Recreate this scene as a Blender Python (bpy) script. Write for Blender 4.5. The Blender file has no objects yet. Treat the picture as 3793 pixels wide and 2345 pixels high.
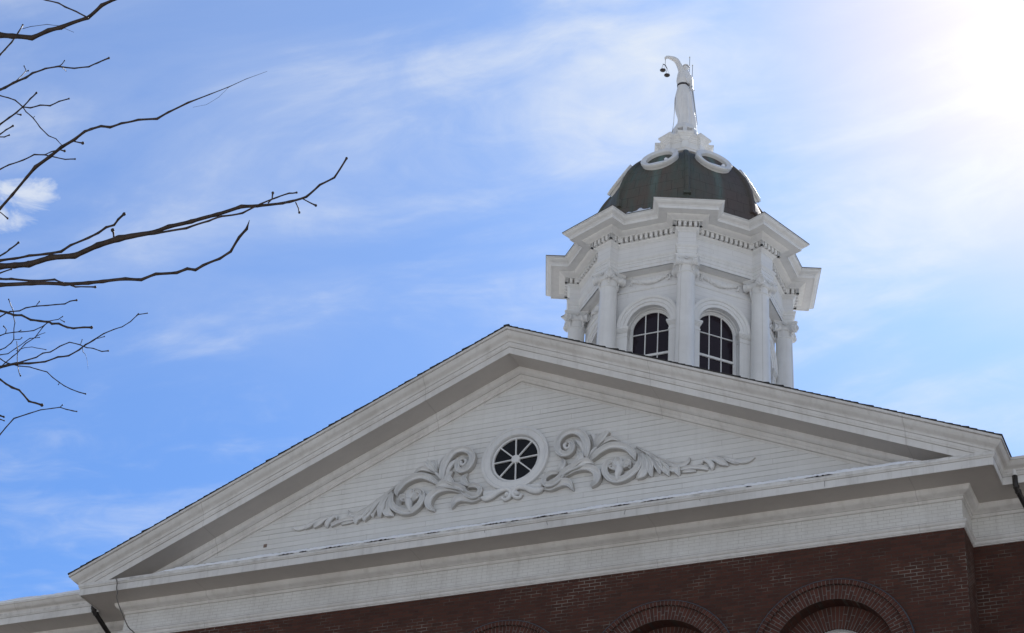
"""County courthouse with a white pediment and cupola, seen from below."""
import bpy, math, random
import numpy as np
from mathutils import Vector, Matrix, noise
random.seed(7)
scene = bpy.context.scene
COL = scene.collection
R = math.radians

# ------------------------------------------------------------------ camera
cam_d = bpy.data.cameras.new("camera")
cam = bpy.data.objects.new("camera", cam_d)
COL.objects.link(cam)
fx, fy, fz = (-0.36634, 0.72559, 0.58250)
right, up, fwd = Vector((0.91293, 0.40131, 0.07426)), Vector((0.17988, -0.55899, 0.80943)), Vector((-0.36634, 0.72559, 0.58250))
M = Matrix((right, up, -fwd)).transposed().to_4x4()
M.translation = Vector((14.08572, -29.63980, -16.46960))
cam.matrix_world = M
cam_d.sensor_width = 36.0
cam_d.lens = 68.4772
cam_d.shift_x = 0.01935
cam_d.shift_y = -0.03772
cam_d.clip_start = 0.1
cam_d.clip_end = 5000
scene.camera = cam

# ------------------------------------------------------------------ sun, sky
SUN = Vector((-0.060, 0.722, 0.690)).normalized()
sun_el = math.asin(SUN.z)
sun_az = math.atan2(SUN.x, SUN.y)
sd = bpy.data.lights.new("sun", 'SUN')
sd.energy = 4.6
sd.angle = R(0.5)
sd.color = (1.0, 0.96, 0.9)
so = bpy.data.objects.new("sun", sd)
so.rotation_euler = (-SUN).to_track_quat('-Z', 'Y').to_euler()
so.location = (0, 60, 60)
COL.objects.link(so)

world = bpy.data.worlds.new("World")
scene.world = world
world.use_nodes = True
nt = world.node_tree
N, L = nt.nodes, nt.links
for n_ in list(N): N.remove(n_)
def wn(t, **k):
    n_ = N.new(t)
    for a, b in k.items(): setattr(n_, a, b)
    return n_
def wmath(op, a, b=None, c=None):
    n_ = N.new('ShaderNodeMath'); n_.operation = op
    for i, v in enumerate((a, b, c)):
        if v is None: continue
        if isinstance(v, (int, float)): n_.inputs[i].default_value = v
        else: L.new(v, n_.inputs[i])
    return n_.outputs[0]
def wmap(v, a, b, c, d, smooth=True):
    n_ = N.new('ShaderNodeMapRange'); n_.clamp = True
    if smooth: n_.interpolation_type = 'SMOOTHSTEP'
    L.new(v, n_.inputs[0])
    for i, x in enumerate((a, b, c, d)): n_.inputs[i + 1].default_value = x
    return n_.outputs[0]
def wdot(v, d):
    n_ = N.new('ShaderNodeVectorMath'); n_.operation = 'DOT_PRODUCT'
    L.new(v, n_.inputs[0]); n_.inputs[1].default_value = Vector(d).normalized()
    return n_.outputs['Value']
sky = wn('ShaderNodeTexSky', sky_type='NISHITA', sun_disc=False)
sky.sun_elevation = sun_el
sky.sun_rotation = sun_az
sky.altitude = 100
sky.air_density = 1.0
sky.dust_density = 0.45
sky.ozone_density = 2.0
tc = wn('ShaderNodeTexCoord')
gen = tc.outputs['Generated']
sep = wn('ShaderNodeSeparateXYZ'); L.new(gen, sep.inputs[0])
zc_ = wmath('MAXIMUM', sep.outputs[2], 0.06)
px_ = wmath('DIVIDE', sep.outputs[0], zc_)
py_ = wmath('DIVIDE', sep.outputs[1], zc_)
comb = wn('ShaderNodeCombineXYZ'); L.new(px_, comb.inputs[0]); L.new(py_, comb.inputs[1])
mp = wn('ShaderNodeMapping'); L.new(comb.outputs[0], mp.inputs[0])
mp.inputs['Rotation'].default_value = (0, 0, R(28)); mp.inputs['Scale'].default_value = (1.0, 2.3, 1)
mp.inputs['Location'].default_value = (3.1, 1.7, 0)
n1 = wn('ShaderNodeTexNoise'); L.new(mp.outputs[0], n1.inputs['Vector'])
n1.inputs['Scale'].default_value = 2.6; n1.inputs['Detail'].default_value = 9; n1.inputs['Roughness'].default_value = 0.56; n1.inputs['Distortion'].default_value = 0.5
mp2 = wn('ShaderNodeMapping'); L.new(comb.outputs[0], mp2.inputs[0])
mp2.inputs['Rotation'].default_value = (0, 0, R(-20)); mp2.inputs['Scale'].default_value = (1.0, 1.5, 1)
n2 = wn('ShaderNodeTexNoise'); L.new(mp2.outputs[0], n2.inputs['Vector'])
n2.inputs['Scale'].default_value = 11; n2.inputs['Detail'].default_value = 8; n2.inputs['Roughness'].default_value = 0.6; n2.inputs['Distortion'].default_value = 0.9
dsun = wdot(gen, SUN)
near = wmap(dsun, 0.88, 1.0, 0.0, 1.0)
back = wmap(sep.outputs[1], 0.25, -0.3, 0.0, 1.0)
nz = wmath('ADD', wmath('MULTIPLY', n1.outputs[0], 0.8), wmath('MULTIPLY', n2.outputs[0], 0.2))
# regional drift of the cirrus: a little at upper left, a long wisp, a low bank, and dense veil by the sun
nz = wmath('ADD', wmath('MULTIPLY', n1.outputs[0], 0.74), wmath('MULTIPLY', n2.outputs[0], 0.26))
def region(d, a, b, amt): return wmap(wdot(gen, d), a, b, 0.0, amt)
bias = region((-0.52930, 0.55219, 0.64414), 0.960, 0.999, 0.10)
for r_ in (region((-0.34845, 0.65495, 0.67054), 0.980, 0.9992, 0.13), region((-0.26539, 0.74253, 0.61499), 0.985, 0.9992, 0.06), region((-0.55374, 0.69010, 0.46598), 0.988, 0.9995, 0.15), region((-0.39999, 0.70828, 0.58167), 0.985, 0.999, 0.0)):
    bias = wmath('MAXIMUM', bias, r_)
dens = wmath('ADD', nz, wmath('ADD', bias, wmath('MULTIPLY', near, 0.105)))
cover = wmap(dens, 0.575, 1.02, 0.0, 0.8)
# very thin even haze aloft
haze_ = wmath('ADD', wmath('ADD', region((-0.52930, 0.55219, 0.64414), 0.975, 0.999, 0.16), region((-0.34845, 0.65495, 0.67054), 0.970, 0.999, 0.11)), wmap(dsun, 0.93, 0.998, 0.0, 0.16))
cover = wmath('MINIMUM', wmath('ADD', cover, wmath('MULTIPLY', haze_, wmap(n1.outputs[0], 0.30, 0.62, 0.45, 1.15))), 0.95)
n3 = wn('ShaderNodeTexNoise'); L.new(comb.outputs[0], n3.inputs['Vector']); n3.inputs['Scale'].default_value = 16; n3.inputs['Detail'].default_value = 9; n3.inputs['Roughness'].default_value = 0.62; n3.inputs['Distortion'].default_value = 0.7
pz = wmap(wdot(gen, (-0.56547, 0.58907, 0.57726)), 0.99965, 1.00005, 0.0, 1.0)
pf_ = wmath('ADD', wmath('MULTIPLY', pz, 0.42), wmath('MULTIPLY', n3.outputs[0], 1.7))
cover = wmath('MAXIMUM', cover, wmath('MULTIPLY', wmap(pf_, 0.98, 1.45, 0.0, 0.70), wmap(pz, 0.0, 0.25, 0.0, 1.0)))
# unseen bright cloud added behind the camera to light the facade
cover = wmath('MAXIMUM', cover, wmap(wmath('ADD', wmath('MULTIPLY', sep.outputs[1], -1.0), wmath('MULTIPLY', n1.outputs[0], 0.4)), 0.0, 0.45, 0.0, 0.80))
glow = wmath('POWER', wmath('MAXIMUM', dsun, 0.0), 380.0)
cb = wmath('ADD', wmap(sep.outputs[1], -0.1, 0.35, 2.7, 7.8), wmath('MULTIPLY', glow, 16.0))
cwarm = wn('ShaderNodeMixRGB'); L.new(wmap(sep.outputs[1], -0.1, 0.35, 0.0, 1.0), cwarm.inputs[0])
cwarm.inputs[1].default_value = (0.86, 0.95, 1.09, 1); cwarm.inputs[2].default_value = (0.95, 0.985, 1.0, 1)
ccol = wn('ShaderNodeMixRGB', blend_type='MULTIPLY'); ccol.inputs[0].default_value = 1
L.new(cwarm.outputs[0], ccol.inputs[1])
# the added cloud is brightest front right, to shape light on the walls
filldir = wmap(wdot(gen, (0.62, -0.72, 0.30)), -0.2, 0.95, 0.62, 1.5, False)
bsel = wn('ShaderNodeMixRGB'); L.new(wmap(sep.outputs[1], -0.1, 0.35, 0.0, 1.0), bsel.inputs[0]); L.new(filldir, bsel.inputs[1]); bsel.inputs[2].default_value = (1, 1, 1, 1)
L.new(wmath('MULTIPLY', cb, bsel.outputs[0]), ccol.inputs[2])
tint = wn('ShaderNodeMixRGB', blend_type='MULTIPLY'); tint.inputs[0].default_value = 1
tcol = wn('ShaderNodeMixRGB'); L.new(wmap(dsun, 0.982, 1.0, 0.0, 1.0), tcol.inputs[0]); tcol.inputs[1].default_value = (0.60, 0.89, 1.27, 1); tcol.inputs[2].default_value = (1.05, 0.98, 1.05, 1)
L.new(sky.outputs[0], tint.inputs[1]); L.new(tcol.outputs[0], tint.inputs[2])
mixc = wn('ShaderNodeMixRGB'); L.new(cover, mixc.inputs[0]); L.new(tint.outputs[0], mixc.inputs[1]); L.new(ccol.outputs[0], mixc.inputs[2])
bg = wn('ShaderNodeBackground'); bg.inputs[1].default_value = 0.12
L.new(mixc.outputs[0], bg.inputs[0])
wo = wn('ShaderNodeOutputWorld'); L.new(bg.outputs[0], wo.inputs[0])

scene.view_settings.view_transform = 'Standard'
scene.view_settings.look = 'None'
scene.view_settings.exposure = 0.0
scene.view_settings.gamma = 1

# traced outlines in metres: carving strokes (x, z, half width); tree limbs (x, y, z, radius)
ORN=[('c',0.075,[(1.525,2.554,0.046),(1.528,2.702,0.066),(1.505,2.845,0.076),(1.439,2.983,0.076),(1.337,3.094,0.073),(1.206,3.141,0.071),(1.067,3.119,0.069),(0.952,3.033,0.067),(0.901,2.903,0.065),(0.931,2.758,0.063),(1.016,2.668,0.061),(1.125,2.65,0.057),(1.202,2.712,0.053),(1.217,2.825,0.049),(1.152,2.929,0.041),(1.077,2.93,0.03)]),('r',0.075,[(1.156,2.87,0.03),(1.138,2.792,0.034),(1.074,2.792,0.034),(1.037,2.867,0.034),(1.079,2.895,0.03)]),('r',0.05,[(1.448,2.601,0.041),(1.441,2.74,0.056),(1.359,2.87,0.051),(1.258,2.957,0.015)]),('c',0.07,[(1.238,2.333,0.01),(1.308,2.418,0.056),(1.389,2.508,0.076),(1.385,2.589,0.056),(1.321,2.68,0.02)]),('r',0.06,[(1.548,2.515,0.015),(1.616,2.63,0.035),(1.692,2.709,0.028)]),('r',0.06,[(1.661,2.818,0.02),(1.643,2.959,0.041),(1.565,3.049,0.018)]),('c',0.07,[(1.674,2.758,0.018),(1.711,2.878,0.051),(1.749,2.976,0.032)]),('c',0.07,[(1.707,2.735,0.022),(1.807,2.861,0.066),(1.918,3.004,0.049)]),('c',0.07,[(1.709,2.705,0.016),(1.868,2.801,0.045),(2.028,2.844,0.046),(2.16,2.777,0.013)]),('c',0.085,[(1.592,2.426,0.019),(1.686,2.498,0.045),(1.796,2.584,0.06),(1.971,2.66,0.064),(2.157,2.65,0.067),(2.32,2.587,0.067),(2.42,2.495,0.066),(2.483,2.398,0.06),(2.497,2.335,0.03)]),('c',0.075,[(2.595,2.379,0.026),(2.604,2.221,0.045),(2.553,2.084,0.064),(2.445,1.99,0.067),(2.305,1.914,0.061),(2.146,1.901,0.06),(2.007,1.975,0.06),(1.922,2.101,0.061),(1.913,2.215,0.06),(1.969,2.31,0.052),(2.08,2.361,0.041),(2.2,2.376,0.019)]),('c',0.07,[(1.974,2.205,0.026),(2.011,2.277,0.06),(2.07,2.207,0.064),(2.129,2.145,0.026)]),('c',0.075,[(2.399,2.161,0.03),(2.372,2.252,0.064),(2.31,2.201,0.067),(2.256,2.159,0.026)]),('c',0.08,[(2.16,2.374,0.045),(2.179,2.293,0.09),(2.207,2.184,0.052)]),('r',0.1,[(2.207,2.175,0.052),(2.202,2.098,0.071),(2.182,2.016,0.056),(2.161,1.916,0.026)]),('c',0.05,[(2.504,2.603,0.009),(2.765,2.402,0.03),(3.007,2.206,0.052),(3.246,2.08,0.052),(3.441,2.034,0.046),(3.549,2.089,0.031),(3.579,2.178,0.006)]),('c',0.06,[(2.629,2.434,0.019),(2.69,2.276,0.045),(2.711,2.1,0.071),(2.667,1.97,0.086),(2.566,1.91,0.037)]),('c',0.07,[(2.71,2.377,0.026),(2.786,2.217,0.052),(2.814,2.083,0.071),(2.834,1.934,0.041)]),('c',0.06,[(2.806,2.343,0.026),(2.913,2.196,0.06),(2.98,2.064,0.071),(2.998,1.959,0.037)]),('c',0.07,[(2.912,2.239,0.026),(3.058,2.068,0.064),(3.139,1.961,0.071),(3.172,1.887,0.034)]),('c',0.06,[(3.072,2.135,0.034),(3.232,2.005,0.071),(3.334,1.946,0.071),(3.367,1.872,0.045)]),('c',0.05,[(3.416,1.962,0.045),(3.589,1.963,0.039),(3.761,1.935,0.04),(3.912,1.887,0.039)]),('c',0.045,[(3.438,1.905,0.026),(3.569,1.891,0.032),(3.693,1.878,0.019)]),('r',0.06,[(3.822,2.015,0.014),(3.828,2.055,0.021),(3.876,2.07,0.031),(3.952,2.023,0.044),(4.014,1.938,0.055),(4.021,1.876,0.032)]),('c',0.055,[(3.896,2.093,0.023),(4.068,2.057,0.049),(4.205,1.966,0.062),(4.307,1.904,0.029)]),('c',0.05,[(4.101,2.104,0.016),(4.306,2.017,0.039),(4.442,1.945,0.049),(4.51,1.907,0.023)]),('r',0.045,[(4.238,2.066,0.01),(4.442,1.971,0.034),(4.611,1.924,0.039),(4.732,1.93,0.031),(4.83,1.979,0.01)]),('r',0.07,[(0.202,1.927,0.022),(0.153,1.867,0.028),(0.064,1.892,0.032),(0.024,1.967,0.037),(0.053,2.053,0.041),(0.147,2.095,0.046),(0.29,2.055,0.053),(0.425,1.982,0.061),(0.555,1.956,0.061),(0.645,1.987,0.025)]),('r',0.08,[(0.059,1.967,0.03),(0.097,1.961,0.049),(0.135,1.955,0.03)]),('c',0.08,[(1.038,2.19,0.051),(0.953,2.101,0.061),(0.829,2.031,0.063),(0.722,2.037,0.053),(0.668,2.125,0.047),(0.71,2.221,0.047),(0.814,2.272,0.051),(0.932,2.27,0.035)]),('c',0.075,[(0.931,2.298,0.025),(1.018,2.364,0.066),(1.049,2.473,0.053),(0.99,2.569,0.012)]),('c',0.08,[(1.011,2.205,0.051),(1.187,2.302,0.066),(1.364,2.363,0.071),(1.5,2.409,0.076),(1.639,2.375,0.03)]),('c',0.08,[(1.098,2.168,0.022),(1.264,2.255,0.043),(1.443,2.282,0.053),(1.613,2.248,0.063),(1.733,2.16,0.079),(1.77,2.047,0.073),(1.743,1.939,0.056),(1.652,1.87,0.028)]),('c',0.07,[(0.661,1.973,0.018),(0.813,1.949,0.046),(0.938,1.996,0.063),(1.074,2.037,0.079),(1.182,1.996,0.071),(1.269,1.853,0.012)]),('r',0.05,[(0.221,2.123,0.018),(0.417,2.091,0.035),(0.591,2.075,0.056)])]
LIMB=[[[6.666,-23.578,-15.863,0.2348],[6.744,-23.859,-14.369,0.2042],[7.128,-23.901,-13.313,0.1685],[7.545,-23.861,-12.633,0.1225],[7.846,-23.901,-12.158,0.0919],[8.093,-24.03,-11.711,0.0766],[8.163,-24.388,-11.278,0.0613],[8.234,-24.805,-10.85,0.049],[8.362,-25.27,-10.394,0.0368],[8.542,-25.802,-9.92,0.0225]]]
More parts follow.
